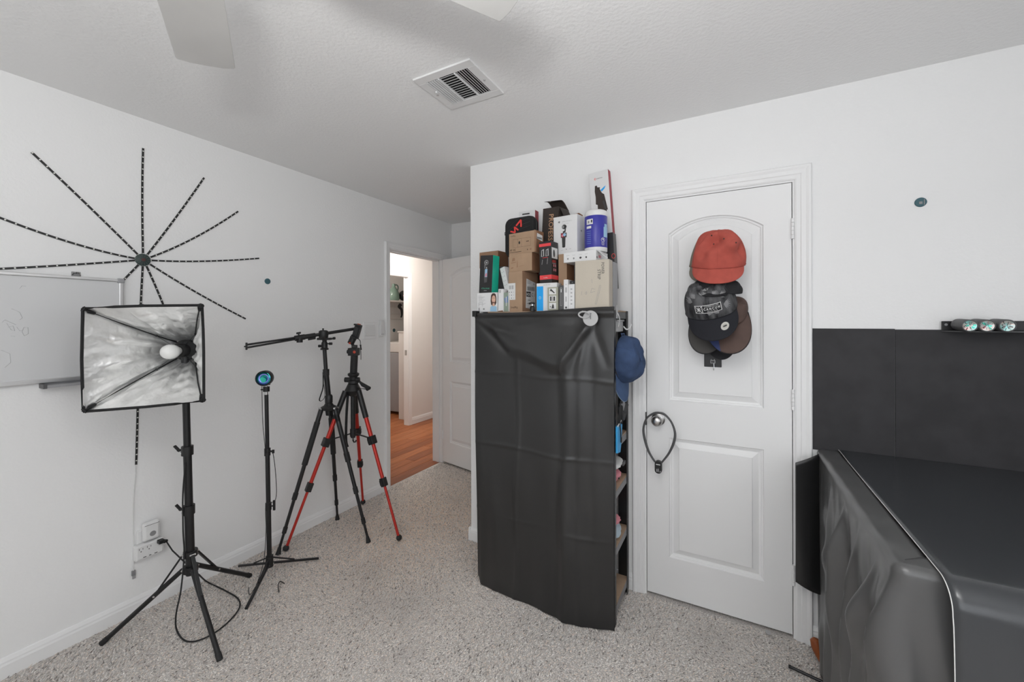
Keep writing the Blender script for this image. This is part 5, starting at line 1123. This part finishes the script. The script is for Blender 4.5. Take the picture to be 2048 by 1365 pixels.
# ================================================================ caps
def cap(name, label, origin, rx, rz_, roll, crown_m, brim_m, a=.088, b=.098, h=.125, brim=.072, droop=.030, dents=(), brim_angle=20, seams=True, group='caps hung on the closet door', eyelets=None, edge=None, seed=0.0, brim_span=(200, 340), loft=.55):
    """a baseball cap: front = -y, up = +z in its own frame"""
    rot = (Matrix.Rotation(rz_, 3, 'Z') @ Matrix.Rotation(roll, 3, 'Y') @ Matrix.Rotation(rx, 3, 'X')).to_euler()
    root = thing(name, label, 'cap', origin, local=True, rot=rot, group=group)
    def crown(u, v, off=0.0):
        ph = 2*math.pi*u; th = v*math.pi/2
        c = math.cos(th)**loft; s = math.sin(th)
        x, y, z = a*c*math.cos(ph), b*c*math.sin(ph), h*s
        k = 1.0+.015*math.sin(6*ph)*(1-v)
        wob = .004*math.sin(3*ph+seed+v*4)+.003*math.sin(7*ph-v*6+seed*2)
        x *= k; y *= k
        n = Vector((x/a/a, y/b/b, z/h/h)); n.normalize()
        p = Vector((x, y, z))+n*(wob*v*(1-v)*4+off)
        for (dx, dy, dz, rr, amt) in dents:
            q = p-Vector((dx, dy, dz)); g = math.exp(-q.length_squared/(rr*rr)); p -= n*amt*g
        return p
    mb = MB(); mb.grid(crown, 64, 24); cr_ = mb.build('crown', crown_m, root, smooth=True, solid=.0018)
    ba = math.radians(brim_angle)
    a0, a1 = math.radians(brim_span[0]), math.radians(brim_span[1])
    def brimf(u, v):
        ph = a0+(a1-a0)*u; p = Vector((a*1.0*math.cos(ph), b*1.0*math.sin(ph), .002))
        w = math.sin(math.pi*u)**.55
        L = brim*w*v
        p += Vector((a*.10*math.cos(ph)*v*w, -L*math.cos(ba), -L*math.sin(ba)))
        p.z -= droop*(math.cos(ph)/math.cos(a0))**2*(.35+.65*v)*w**.3 if abs(math.cos(a0)) > .01 else 0
        return p
    mb = MB(); mb.grid(brimf, 36, 12); br = mb.build('brim', brim_m, root, smooth=True, solid=.0035)
    if edge:
        mb = MB(); mb.tube([brimf(i/40, 1.0) for i in range(41)], .0022, 6); mb.build('edge_binding', edge, br, smooth=True)
    mb = MB(); mb.sph((0, 0, h), (.007, .007, .004), 12, 6); mb.build('button', crown_m, root, smooth=True)
    if seams:
        for k in range(6):
            mb = MB(); u = (k+.5)/6; mb.tube([crown(u, v/16, .001) for v in range(17)], .0012, 5); mb.build('seam', crown_m, cr_)
        mb = MB(); mb.tube([crown(i/48, .02, .0012) for i in range(48)], .0014, 5, closed=True); mb.build('sweatband_stitch', crown_m, cr_)
    for (u, v) in (eyelets or ()):
        mb = MB(); q = crown(u, v, .001); mb.sph(q, .0032, 8, 6); mb.build('eyelet', 'shadow_gap', cr_)
    return root, crown, brimf, cr_, br
RAD = math.radians
# hook plate
hp = thing('cap_hook', 'black square adhesive hook plate below the hanging caps', 'hook', (2.491, 2.206, 1.235))
pc_ = Vector((2.491, 2.206, 1.232)); mb = MB(); mb.box((pc_.x-.038, YB-.005, pc_.z-.030), (pc_.x+.038, YB-.001, pc_.z+.42)); pl_ = mb.build('plate', 'black_metal', hp, bevel=.003)
mb = MB(); mb.box((pc_.x-.011, YB-.009, pc_.z-.012), (pc_.x+.011, YB-.005, pc_.z+.004)); mb.box((pc_.x-.009, YB-.0085, pc_.z+.004), (pc_.x-.005, YB-.005, pc_.z+.009)); mb.box((pc_.x+.005, YB-.0085, pc_.z+.004), (pc_.x+.009, YB-.005, pc_.z+.009)); em = mb.build('emblem', 'silver_grey', hp, bevel=.002)
mb = MB(); mb.box((pc_.x-.008, YB-.0096, pc_.z-.009), (pc_.x+.008, YB-.009, pc_.z+.001)); mb.build('emblem_inset', 'dark_grey', em)
mb = MB(); mb.tube(catmull([(pc_.x+.004, YB-.008, pc_.z-.010), (pc_.x+.005, YB-.010, pc_.z-.035), (pc_.x+.004, YB-.018, pc_.z-.045), (pc_.x+.003, YB-.026, pc_.z-.038)]), .0018, 8); mb.build('hook', 'chrome', hp, smooth=True)

# from the door outwards
cap('baseball_cap', 'black cap lowest in the stack with only its brim showing', (2.519, 2.15, 1.396), RAD(66), 0, RAD(-6), 'cap_black', 'cap_black', a=.074, b=.085, h=.03, brim=.074, droop=.006, brim_angle=10, seams=False)
cap('baseball_cap', 'dark grey brimmed cap tucked behind the brown brimmed cap', (2.491, 2.13, 1.451), RAD(64), 0, RAD(14), 'cap_black', 'cap_grey', a=.088, b=.085, h=.035, brim=.108, droop=.010, brim_angle=10, seams=False, edge='cap_black')
c_, crf, brf, cr_, br_ = cap('baseball_cap', 'cap with brown brim and blue left edge behind the palm cap', (2.539, 2.105, 1.468), RAD(56), 0, RAD(-13), 'cap_brown', 'cap_brown', a=.100, b=.090, h=.04, brim=.125, droop=.012, brim_angle=10, seams=False, edge='cap_black')
mb = MB(); mb.grid(lambda u, v: brf(.01+.30*u, .05+.93*v)+Vector((0, -.0035, .003)), 10, 10); mb.build('blue_panel', 'cap_blue_panel', br_, smooth=True)
cap('baseball_cap', 'black cap turned sideways under the red cap', (2.514, 2.04, 1.566), RAD(14), RAD(0), RAD(11), 'cap_black', 'cap_black', a=.100, b=.060, h=.055, brim=.040, droop=.010, brim_angle=30, seams=False, brim_span=(165, 300), loft=.7)
c_, crf, brf, cr_, br_ = cap('baseball_cap', 'black palm print cap with a white CANCUN patch', (2.489, 2.075, 1.48), RAD(34), 0, RAD(-10), 'cap_leaf', 'cap_navy', a=.108, b=.084, h=.150, brim=.105, droop=.012, brim_angle=32, dents=((.0, -.02, .15, .06, .02),), loft=.5)
# patch on the front of the crown
def onfront(x, t, off):
    """point on the crown front: x across, t up (0..1)"""
    best = None
    for k in range(40):
        u = .55+.40*k/39; q = crf(u, t, off)
        if best is None or abs(q.x-x) < abs(best.x-x): best = q
    return best
def crown_patch(x0, x1, t0, t1, off, mt, nm, parent, sk=0.0, nu=12, nv=4):
    tbl = []
    m2 = MB()
    def fn(u, v):
        x = x0+(x1-x0)*u; t = t0+(t1-t0)*v+sk*u
        lo, hi = .5, 1.0
        for _ in range(24):
            m = (lo+hi)/2
            if crf(m, t, off).x < x: lo = m
            else: hi = m
        return crf((lo+hi)/2, t, off)
    m2.grid(fn, nu, nv); m2.build(nm, mt, parent, smooth=True); return fn
fn = crown_patch(-.060, .046, .155, .330, .0022, 'paper_white', 'patch_border', cr_)
crown_patch(-.030, .0435, .168, .317, .0030, 'cap_black', 'patch_field', cr_); crown_patch(-.0575, -.033, .168, .317, .0030, 'cap_black', 'patch_emblem', cr_)
def patch_text(txt, x0, x1, t0, t1, off, bold=0.0):
    vs, fs, w = text_geo(txt, bold); m2 = MB(); zmax = max(v[1] for v in vs)
    def at(x, t):
        lo, hi = .5, 1.0
        for _ in range(22):
            m = (lo+hi)/2
            if crf(m, t, off).x < x: lo = m
            else: hi = m
        return crf((lo+hi)/2, t, off)
    m2.add([at(x0+(x1-x0)*v[0]/w, t0+(t1-t0)*v[1]/zmax) for v in vs], fs); m2.build('lettering', 'paper_white', cr_)
patch_text('C A N C U N', -.026, .040, .218, .272, .0038, .03); patch_text('CARIBBEAN LIFE', -.022, .036, .284, .306, .0038); patch_text('SINCE 2018', -.014, .028, .180, .202, .0038)
mb = MB()
for (xa, ta, xb, tb_) in ((-.056, .18, -.035, .305), (-.056, .305, -.035, .18), (-.0455, .18, -.0455, .305), (-.055, .243, -.036, .243)):
    def at(x, t):
        lo, hi = .5, 1.0
        for _ in range(22):
            m = (lo+hi)/2
            if crf(m, t, .0040).x < x: lo = m
            else: hi = m
        return crf((lo+hi)/2, t, .0040)
    mb.tube([at(xa+(xb-xa)*i/6, ta+(tb_-ta)*i/6) for i in range(7)], .0014, 5)
mb.build('palm_emblem', 'paper_white', cr_)
# palm leaves printed on the crown
for k, (lx, lt, an) in enumerate(((-.050, .50, 2.3), (-.020, .55, 1.4), (.020, .52, .7), (.045, .45, .2), (-.065, .40, 2.8), (.0, .70, 1.9), (.055, .25, -.3), (-.01, .10, 1.2), (.03, .10, 2.0))):
    mb = MB()
    for q in range(-3, 4):
        a_ = an+q*.24; L = .030*(1-.06*abs(q)); pts = []
        for s_, w_ in ((0, 0), (.5, .0028), (1, 0)): pts.append((s_, w_))
        def at(x, t):
            lo, hi = .5, 1.0; t = min(.98, max(.03, t))
            for _ in range(20):
                m = (lo+hi)/2
                if crf(m, t, .0016).x < x: lo = m
                else: hi = m
            return crf((lo+hi)/2, t, .0016)
        dx, dt = math.cos(a_), math.sin(a_)*6.0
        A_ = (lx, lt); B_ = (lx+dx*L*.5-math.sin(a_)*.0026, lt+dt*L*.5+math.cos(a_)*.0026*6); C_ = (lx+dx*L, lt+dt*L); D_ = (lx+dx*L*.5+math.sin(a_)*.0026, lt+dt*L*.5-math.cos(a_)*.0026*6)
        mb.add([at(*A_), at(*B_), at(*C_), at(*D_)], [(0, 1, 2, 3)])
    o_ = mb.build('palm_leaf_print', 'print_grey' if k % 2 else 'mid_grey', cr_)
# round sticker on the brim
ctr_ = brf(.66, .48); nx_ = (brf(.70, .48)-brf(.62, .48)).normalized(); ny_ = (brf(.66, .30)-brf(.66, .66)).normalized(); nn_ = nx_.cross(ny_); 
if nn_.z < 0: nn_ = -nn_
for rr, off, mt in ((.0185, .0032, 'sticker_silver'), (.0145, .0038, 'paper_white'), (.0132, .0042, 'sticker_silver')):
    mb = MB(); mb.slab([(rr*math.cos(a_), rr*math.sin(a_)) for a_ in [i*math.pi/14 for i in range(28)]], lambda a_, b_, d_: ctr_+nx_*a_+ny_*b_+nn_*(off+d_), .0004); mb.build('round_sticker', mt, br_)
mb = MB(); mb.slab([(-.010, .0), (-.006, .0035), (.006, .0035), (.010, 0), (.006, -.0035), (-.006, -.0035)], lambda a_, b_, d_: ctr_+nx_*a_+ny_*b_+nn_*(.0047+d_), .0004); mb.build('sticker_logo', 'print_dark', br_)
cap('baseball_cap', 'khaki cap mostly hidden behind the red cap', (2.487, 2.135, 1.678), RAD(10), 0, RAD(6), 'cap_khaki', 'cap_khaki', a=.094, b=.060, h=.165, brim=.085, droop=.012, brim_angle=50, loft=.75)
cap('baseball_cap', 'faded red cap on top of the stack of hanging caps', (2.518, 2.06, 1.676), RAD(18), 0, RAD(2), 'cap_red', 'cap_red', a=.108, b=.078, h=.158, brim=.075, droop=.008, brim_angle=46, loft=.60, seed=1.3,
    dents=((-.030, -.055, .115, .030, .034), (.000, -.055, .128, .026, .030), (.085, -.03, .075, .026, .024), (-.060, -.06, .060, .020, .014), (.045, -.065, .100, .028, -.030), (-.015, -.075, .080, .014, .010), (-.06, -.04, .12, .03, .016)), eyelets=((.80, .62), (.70, .55), (.86, .45), (.66, .78)))
# blue cap hung on the end of the shelf: opening against the shelf, brim down
bc_ = Vector((2.112, 1.985, 1.245))
c_, crf, brf, cr_, br_ = cap('baseball_cap', 'blue denim cap hanging on the end of the shelving unit', tuple(bc_), 0, 0, 0, 'denim', 'denim_brim', a=.080, b=.112, h=.092, brim=.095, droop=.028, brim_angle=-4, edge='denim_edge', group='caps hung up for storage', dents=((.0, .06, .13, .05, .02), (-.02, -.03, .13, .03, .012)), eyelets=((.05, .5),), loft=.45, seed=.6)
# own frame: x -> world -y, y (back) -> world +z, z (up) -> world +x
c_.rotation_euler = (Matrix.Rotation(RAD(-16), 3, 'Z') @ Matrix(((0, 0, 1), (1, 0, 0), (0, 1, 0)))).to_euler()
mb = MB(); mb.tube([(-.012, .100, .004), (-.014, .120, -.004), (.014, .120, -.004), (.012, .100, .004)], .005, 6, flat=.4); mb.build('back_strap', 'denim', c_)

# ================================================================ neck phone mount on the door knob
nm = thing('neck_mount', 'grey flexible neck mount looped over the closet door knob', 'phone mount', (2.252, 2.13, 0.834))
Y_ = 2.142
lp = catmull([(2.233, 2.142, 0.713), (2.202, 2.142, 0.761), (2.182, 2.142, 0.821), (2.175, 2.142, 0.877), (2.19, 2.142, 0.929), (2.221, 2.146, 0.957), (2.249, 2.15, 0.963), (2.278, 2.146, 0.958), (2.309, 2.142, 0.925), (2.325, 2.142, 0.876), (2.32, 2.142, 0.828), (2.297, 2.142, 0.77), (2.262, 2.142, 0.717)])
mb = MB(); mb.tube(lp, [.0058+.0022*math.sin(math.pi*i/(len(lp)-1)*3)**2 for i in range(len(lp))], 10, flat=.8); mb.build('neck_loop', 'dark_grey', nm, smooth=True)
hc = Vector((2.248, 2.138, 0.696)); mb = MB(); mb.slab([(x-.0165, z-.031) for x, z in rrect(.033, .062, .0155)], lambda a, b, d: (hc.x+a, hc.y-.012+d, hc.z+b), .022); cl_ = mb.build('clamp_head', 'black_plastic', nm, bevel=.002)
mb = MB(); mb.box((hc.x-.010, hc.y-.0128, hc.z+.012), (hc.x+.010, hc.y-.012, hc.z+.016)); mb.build('badge', 'paper_white', cl_)
mb = MB(); mb.box((hc.x-.008, hc.y-.0135, hc.z-.022), (hc.x-.004, hc.y-.012, hc.z-.008)); mb.box((hc.x-.001, hc.y-.0135, hc.z-.022), (hc.x+.003, hc.y-.012, hc.z-.006)); mb.box((hc.x+.008, hc.y-.0135, hc.z-.024), (hc.x+.012, hc.y-.012, hc.z-.016)); mb.build('screw_detail', 'grey_plastic', cl_)

# ================================================================ black boards and the projector lamps on the right wall
def board(label, x0, x1, z0, z1, y):
    m2 = MB(); m2.box((x0, y-.006, z0), (x1, y, z1)); o = m2.build('foam_board', 'foam_board', bevel=.001); return tag(o, label, 'board', 'black foam boards behind the table')
board('narrow black foam board beside the closet door casing', 2.885, 3.1575, .861, 1.3925, YB-.001)
board('wide black foam board under the row of three lamps', 3.159, 4.20, .861, 1.390, YB-.002)
tl = thing('triple_lamp', 'row of three small spot lamps with iridescent lenses on wall bracket', 'lamp', (3.37, YB, 1.41))
mb = MB(); mb.box((3.293, YB-.012, 1.387), (3.52, YB-.008, 1.424)); pl_ = mb.build('back_plate', 'black_metal', tl, bevel=.002)
mb = MB(); mb.cyl((3.305, YB-.012, 1.410), (3.305, YB-.0145, 1.410), .005, n=12); mb.build('screw', 'chrome', pl_, smooth=True)
mb = MB(); mb.slab([(3.293, YB-.010), (3.515, YB-.010), (3.515, YB-.085), (3.345, YB-.085)], lambda a, b, d: (a, b, 1.383+d), .004); mb.build('shelf_plate', 'dark_grey', tl)
for k, x in enumerate((3.337, 3.381, 3.431)):
    c = Vector((x, YB-.018, 1.4110)); axl = Vector((-.02, -1, -.04)).normalized()
    mb = MB(); mb.lathe([(.012, 0), (.022, .004), (.0225, .020), (.0225, .092), (.0215, .094), (.0195, .094), (.019, .088), (.002, .088)], c, axl, 30); bd_ = mb.build('lamp_barrel', 'dark_grey', tl, smooth=True)
    mb = MB(); mb.lathe([(.0193, .0885), (.0185, .093), (.010, .0915), (.0, .0905)], c, axl, 26, cap=False); ln = mb.build('lens', 'lens_iridescent', bd_, smooth=True)
    for q in range(9):
        a0 = q*.75+k; mb = MB(); x_, y_, d_ = frame_of(axl); rr = .006+.008*((q*37) % 10)/10
        cen = c+axl*.0935+x_*rr*math.cos(a0)+y_*rr*math.sin(a0)
        mb.obox(cen, (x_*math.cos(a0)+y_*math.sin(a0)+axl*.3, axl.cross(x_), axl), (.004, .0022, .0006)); mb.build('facet', ['lens_green', 'lens_iridescent', 'print_pink', 'silver_grey', 'lens_green'][(q+k) % 5] if k < 2 else ['silver_grey', 'lens_iridescent', 'mid_grey'][q % 3], ln)
mb = MB(); mb.cyl((3.34, YB-.06, 1.388), (3.34, YB-.06, 1.400), .004, n=10); mb.build('thumb_screw', 'chrome', tl)

# ================================================================ covered table on the right
TX, TZ, TYF = 2.905, .858, 1.240
tb = thing('work_table', 'wooden table hidden under the black vinyl cloths', 'table', (3.55, 1.72, 0))
mb = MB(); mb.box((TX+.018, TYF+.018, TZ-.03), (4.18, YB-.02, TZ)); mb.build('tabletop', 'dark_grey', tb)
for x in (TX+.05, 4.12):
    for y in (TYF+.05, YB-.08):
        mb = MB(); mb.box((x-.025, y-.025, 0), (x+.025, y+.025, TZ-.03)); mb.build('leg', 'dark_grey', tb)
def drape_cloth():
    """black cloth hanging over the left end of the table, wrapping the front corner"""
    cl = thing('table_cloth', 'wrinkled black vinyl cloth hanging over the table end', 'tablecloth', (TX, 1.7, 0))
    L1 = YB-.008-TYF; L2 = .16
    tot = L1+L2
    r = .022
    def rim(s):
        # along the left edge from the wall to the front corner, then along the front
        if s < L1-r: return Vector((TX, YB-.008-s, 0)), Vector((-1, 0, 0))
        if s < L1+r:
            t = (s-(L1-r))/(2*r)*math.pi/2
            return Vector((TX+r-r*math.cos(t), TYF+r-r*math.sin(t), 0)), Vector((-math.cos(t), -math.sin(t), 0))
        return Vector((TX+(s-L1), TYF, 0)), Vector((0, -1, 0))
    def fn(u, v):
        s = u*tot; p, n = rim(s); q = s/L1
        d = 1-v  # 0 at top
        R_ = .020
        if d < .05:
            # flat margin reaching in over the table top
            t = d/.05; o = -R_+.006-min(.055, .8*abs(s-L1)+.004)*(1-t); z = TZ+.008+.0012*math.sin(s*40)*t
        elif d < .12:
            # rounded edge
            t = (d-.05)/.07*math.pi/2; o = -R_+.006+R_*math.sin(t); z = TZ+.008-R_*(1-math.cos(t))+.0012*math.sin(s*40)
        else:
            dd = (d-.12)/.88
            z = TZ+.008-R_-(TZ+.004-R_)*dd
            o = .006+.004*dd
            # pulled-out fold at the front corner
            cor = math.exp(-((s-L1)/.10)**2); o += .03*cor*dd**.8
            # hanging folds with sharp ridges
            for sc, wd, am, lean in ((.08, .05, .014, .06), (.30, .08, .022, .12), (.52, .045, .045, .02), (.70, .05, .034, -.04), (.88, .06, .036, -.14), (.99, .05, .030, -.10)):
                x = q-(sc+lean*dd); ww = wd*(.45+1.1*dd)*(1.0 if x > 0 else .45); o += am*math.exp(-(x/ww)**2*1.6)*smooth01(0, .25, dd)
            o += .010*math.sin(s*31+dd*3)*dd+.006*math.sin(s*57-dd*9)*min(1, dd*4)
            # diagonal pull lines
            for (s0, d0, s1, d1, am) in ((.10, .15, .50, .50, .014), (.40, .10, .62, .70, .012), (.97, .02, .70, .55, .020), (.98, .02, .86, .60, .016), (.30, .55, .10, .95, .010)):
                ex, ey = s1-s0, d1-d0; LL = math.hypot(ex, ey); tt = ((q-s0)*ex+(dd-d0)*ey)/LL**2
                if 0 < tt < 1: o += am*math.exp(-(((q-s0)*ey-(dd-d0)*ex)/LL/.035)**2)*math.sin(math.pi*tt)
            o *= .35+.65*smooth01(.0, .35, q)
        return p+n*o+Vector((0, 0, z))
    m2 = MB(); m2.box((TX+.017, TYF+.017, TZ+.0005), (3.06, YB-.012, TZ+.0062)); m2.build('top_panel', 'vinyl', cl)
    m2 = MB(); m2.grid(fn, 240, 110); m2.build('drape', 'vinyl_drape_lit', cl, smooth=True, solid=.0012)
    m2 = MB()
    # wing of cloth folded out at the wall end
    def wing(u, v):
        top = Vector((2.930, 2.172, TZ+.010)).lerp(Vector((2.812, 2.118, .815)), u); bot = Vector((2.930, 2.135, .250)).lerp(Vector((2.812, 2.118, .302)), u**.8)
        p = bot.lerp(top, v); p.y -= .012*math.sin(u*3.14)*(1-.3*v)-.02*(1-u)**3; return p
    m2.grid(wing, 24, 30); m2.build('corner_wing', 'vinyl', cl, smooth=True, solid=.0012)
drape_cloth()
def sweep_sheet():
    """black backdrop sheet sweeping from the wall over the table and down the front"""
    cl = thing('backdrop_sheet', 'smooth black backdrop sheet covering the table top and front', 'backdrop', (3.5, 1.7, TZ))
    prof = [(YB-.012, .8725), (YB-.016, .8725), (YB-.04, .8725), (YB-.10, .8725), (YB-.2, .8725), (1.9, .872), (1.6, .872), (1.40, .872), (1.30, .871), (1.25, .870)]
    for k in range(1, 13):
        a = math.pi/2*k/12; prof.append((1.245-.060*math.sin(a), .870-.060*(1-math.cos(a))))
    for k in range(1, 14): prof.append((1.185-.003*math.sin(k*.7), .81-.06*k))
    n = len(prof)-1
    def edge_x(t): return 2.974+.006*math.sin(t*2.2)
    def fn(u, v):
        k = v*n; i = min(int(k), n-1); f = k-i; y = prof[i][0]*(1-f)+prof[i+1][0]*f; z = prof[i][1]*(1-f)+prof[i+1][1]*f
        x0 = edge_x(v); x = x0+(4.19-x0)*u
        w = .0025*math.sin(x*6+y*3)+.002*math.sin(x*11-z*9)
        if z < .80: y -= .010*(1+math.sin(x*4+1))*(.80-z)
        return (x, y-(w if z < .8 else 0), z+(w if z >= .8 else 0)*smooth01(YB-.02, 2.0, y))
    m2 = MB(); m2.grid(fn, 60, n*2); m2.build('sheet', 'vinyl_sheet', cl, smooth=True, solid=.001)
    m2 = MB(); m2.tube([Vector(fn(0, .01+.99*i/120))+Vector((-.0012, 0, .0008)) for i in range(121)], .0010, 6); m2.build('white_cut_edge', 'vinyl_white', cl, smooth=True)
sweep_sheet()
# odds and ends on the floor by the table
wt = thing('wooden_object', 'rounded brown wooden object peeking out beside the table cloth', 'wood object', (2.918, 2.154, 0))
q = Vector((2.89, 2.08, 0.03)); mb = MB(); mb.lathe([(.006, -.10), (.010, -.06), (.014, -.03), (.020, .0), (.022, .025), (.016, .05), (.004, .058)], q+Vector((.0, .0, .02)), (-.30, .15, .80), 20); mb.build('body', 'wood_turned', wt, smooth=True)
mb = MB(); mb.cyl(q+Vector((.020, -.02, -.015)), q+Vector((.045, -.09, -.015)), .010, n=14); mb.build('ferrule', 'black_rubber', wt, smooth=True)
stk = thing('black_rod', 'thin black rod lying on the carpet under the table cloth', 'rod', (2.83, 2.006, 0))
a_ = Vector((2.774, 1.997, 0.014)); b_ = Vector((2.904, 1.967, 0.014)); mb = MB(); mb.cyl(a_, b_, .0058, n=12); mb.build('rod', 'black_metal', stk, smooth=True)
mb = MB(); mb.cyl(a_, a_+(b_-a_)*.06, .007, n=12); mb.build('end_cap', 'black_rubber', stk, smooth=True)
wl = thing('thin_cable', 'thin dark cable on the carpet beside the brown wooden object', 'cable', (2.894, 2.103, 0))
mb = MB(); mb.tube(catmull([(2.885, 2.11, 0.012), (2.892, 2.092, 0.014), (2.903, 2.078, 0.012), (2.911, 2.055, 0.012)]), .002, 6); mb.build('cable', 'black_rubber', wl, smooth=True)
pt_ = thing('paper_scrap', 'small white plastic piece on the floor at the frame edge', 'scrap', (2.913, 2.019, 0)); q = Vector((2.911, 1.987, 0.02)); mb = MB(); mb.box((q.x-.02, q.y-.03, .012), (q.x+.05, q.y+.012, .028)); mb.build('piece', 'paper_white', pt_, bevel=.004)
fb = Vector((2.714, 2.168, 0.014)); pt_ = thing('plastic_bit', 'tiny round white plastic bit on carpet by the closet door', 'scrap', tuple(fb)); mb = MB(); mb.lathe([(0, 0), (.011, 0), (.011, .003), (0, .0035)], fb, (.2, -.5, 1), 16, cap=False); mb.build('disc', 'clear_plastic', pt_)

# ================================================================ hallway and laundry things
hs = thing('laundry_shelf', 'white wall shelf in the laundry room beyond the doorway', 'shelf', (-2.3, 4.7, 1.74))
mb = MB(); mb.box((XL, 3.6, 1.735), (-2.10, 5.9, 1.758)); mb.build('board', 'hall_panel', hs)
mb = MB(); mb.box((XL, 3.6, 1.66), (XL+.02, 5.9, 1.735)); mb.build('cleat', 'hall_panel', hs)
ht = thing('hanging_rail', 'white rail below the laundry shelf', 'rail', (-2.4, 4.7, 1.5))
mb = MB(); mb.box((XL, 3.6, 1.46), (XL+.03, 5.9, 1.545)); mb.build('rail', 'hall_panel', ht, bevel=.004)
jg = Vector((-2.25, 4.875, 1.759)); ju = thing('green_jug', 'green glass jug with looped handle on the laundry shelf', 'jug', tuple(jg))
mb = MB(); mb.lathe([(.0, 0), (.070, 0), (.088, .02), (.092, .07), (.085, .13), (.062, .18), (.034, .215), (.026, .24), (.026, .275), (.020, .275), (.020, .24), (.0, .2)], jg, (0, 0, 1), 28, cap=False); mb.build('body', 'green_glass', ju, smooth=True)
mb = MB(); mb.tube(catmull([jg+Vector((0, .026, .255)), jg+Vector((0, .075, .26)), jg+Vector((0, .10, .225)), jg+Vector((0, .085, .16))]), .010, 8); mb.build('handle', 'green_glass', ju, smooth=True)
dk = Vector((-2.22, 5.09, 1.759)); do = thing('dark_vessel', 'dark rounded object beside the green jug on the shelf', 'household item', tuple(dk))
mb = MB(); mb.sph((dk.x, dk.y, dk.z+.09), (.085, .11, .09)); mb.build('body', 'black_plastic', do, smooth=True)
mb = MB(); mb.tube(catmull([dk+Vector((.03, .03, .15)), dk+Vector((.03, .06, .22)), dk+Vector((.02, .03, .27))]), .014, 8); mb.build('spout', 'black_plastic', do, smooth=True)
mb = MB(); mb.sph((dk.x+.06, dk.y-.06, dk.z+.085), (.02, .03, .012)); mb.build('highlight_band', 'print_pink', do, smooth=True)
hg = thing('hanging_tool', 'black tool hanging below the laundry shelf', 'tool', (-2.3, 5.05, 1.65)); mb = MB(); mb.tube(catmull([(-2.25, 5.03, 1.70), (-2.25, 5.0, 1.665), (-2.25, 5.05, 1.62), (-2.25, 5.06, 1.54), (-2.25, 5.04, 1.49)]), [.03-.0006*i for i in range(33)], 8); mb.build('body', 'black_plastic', hg, smooth=True)
cbx = thing('white_cabinet', 'tall white panelled cabinet standing in the laundry room', 'cabinet', (-1.6, 4.6, 0))
mb = MB(); mb.box((-1.705, 4.42, 0), (-1.46, 4.95, 1.265)); mb.build('carcass', 'hall_panel', cbx, bevel=.002)
mb = MB(); mb.box((-1.715, 4.41, 1.265), (-1.45, 4.96, 1.28)); mb.build('top_board', 'hall_panel', cbx)
mb = MB(); mb.box((-1.66, 4.55, 1.281), (-1.50, 4.70, 1.293)); tag(mb.build('wooden_tray', 'wood_turned'), 'thin brown tray on top of the white cabinet', 'tray')
wm = thing('laundry_appliance', 'low grey appliance in the laundry room left of the cabinet', 'appliance', (-2.1, 4.9, 0))
mb = MB(); mb.box((-2.40, 4.60, .04), (-1.75, 5.25, .95)); mb.build('body', 'grey_plastic', wm, bevel=.02)
mb = MB(); mb.box((-2.40, 4.60, .95), (-1.75, 5.25, 1.10)); mb.build('lid_panel', 'hall_panel', wm, bevel=.01)
ho = thing('hall_outlet', 'white outlet with plugged-in night light on the hallway wall', 'outlet', (XH, 4.82, .43))
mb = MB(); mb.box((XH, 4.75, .36), (XH+.006, 4.83, .48)); mb.build('plate', 'white_plastic', ho, bevel=.002)
mb = MB(); mb.box((XH+.006, 4.79, .40), (XH+.045, 4.87, .50)); mb.build('plug_body', 'white_plastic', ho, bevel=.008)
mb = MB(); mb.box((XH+.045, 4.82, .41), (XH+.047, 4.85, .44)); mb.build('switch', 'print_brown', ho)
tm = thing('wall_unit', 'small white unit on the hallway wall near the bedroom door', 'wall unit', (XH, 4.82, 1.98))
mb = MB(); mb.box((XH, 4.80, 1.93), (XH+.03, 4.92, 2.10)); mb.build('body', 'white_plastic', tm, bevel=.006)
mb = MB(); mb.box((XH, 4.79, 1.92), (XH+.008, 4.93, 2.11)); mb.build('plate', 'white_plastic', tm)
hl = thing('assumed_hallway_lamp', 'assumed unseen round flush ceiling lamp in the hallway', 'lamp', (-.75, 3.75, H))  # out-of-view fixture, assumed as the source of the hall light
mb = MB(); mb.lathe([(.14, 0), (.14, .02), (.13, .025)], (-.75, 3.75, H), (0, 0, -1), 28); mb.build('rim', 'white_metal', hl, smooth=True)
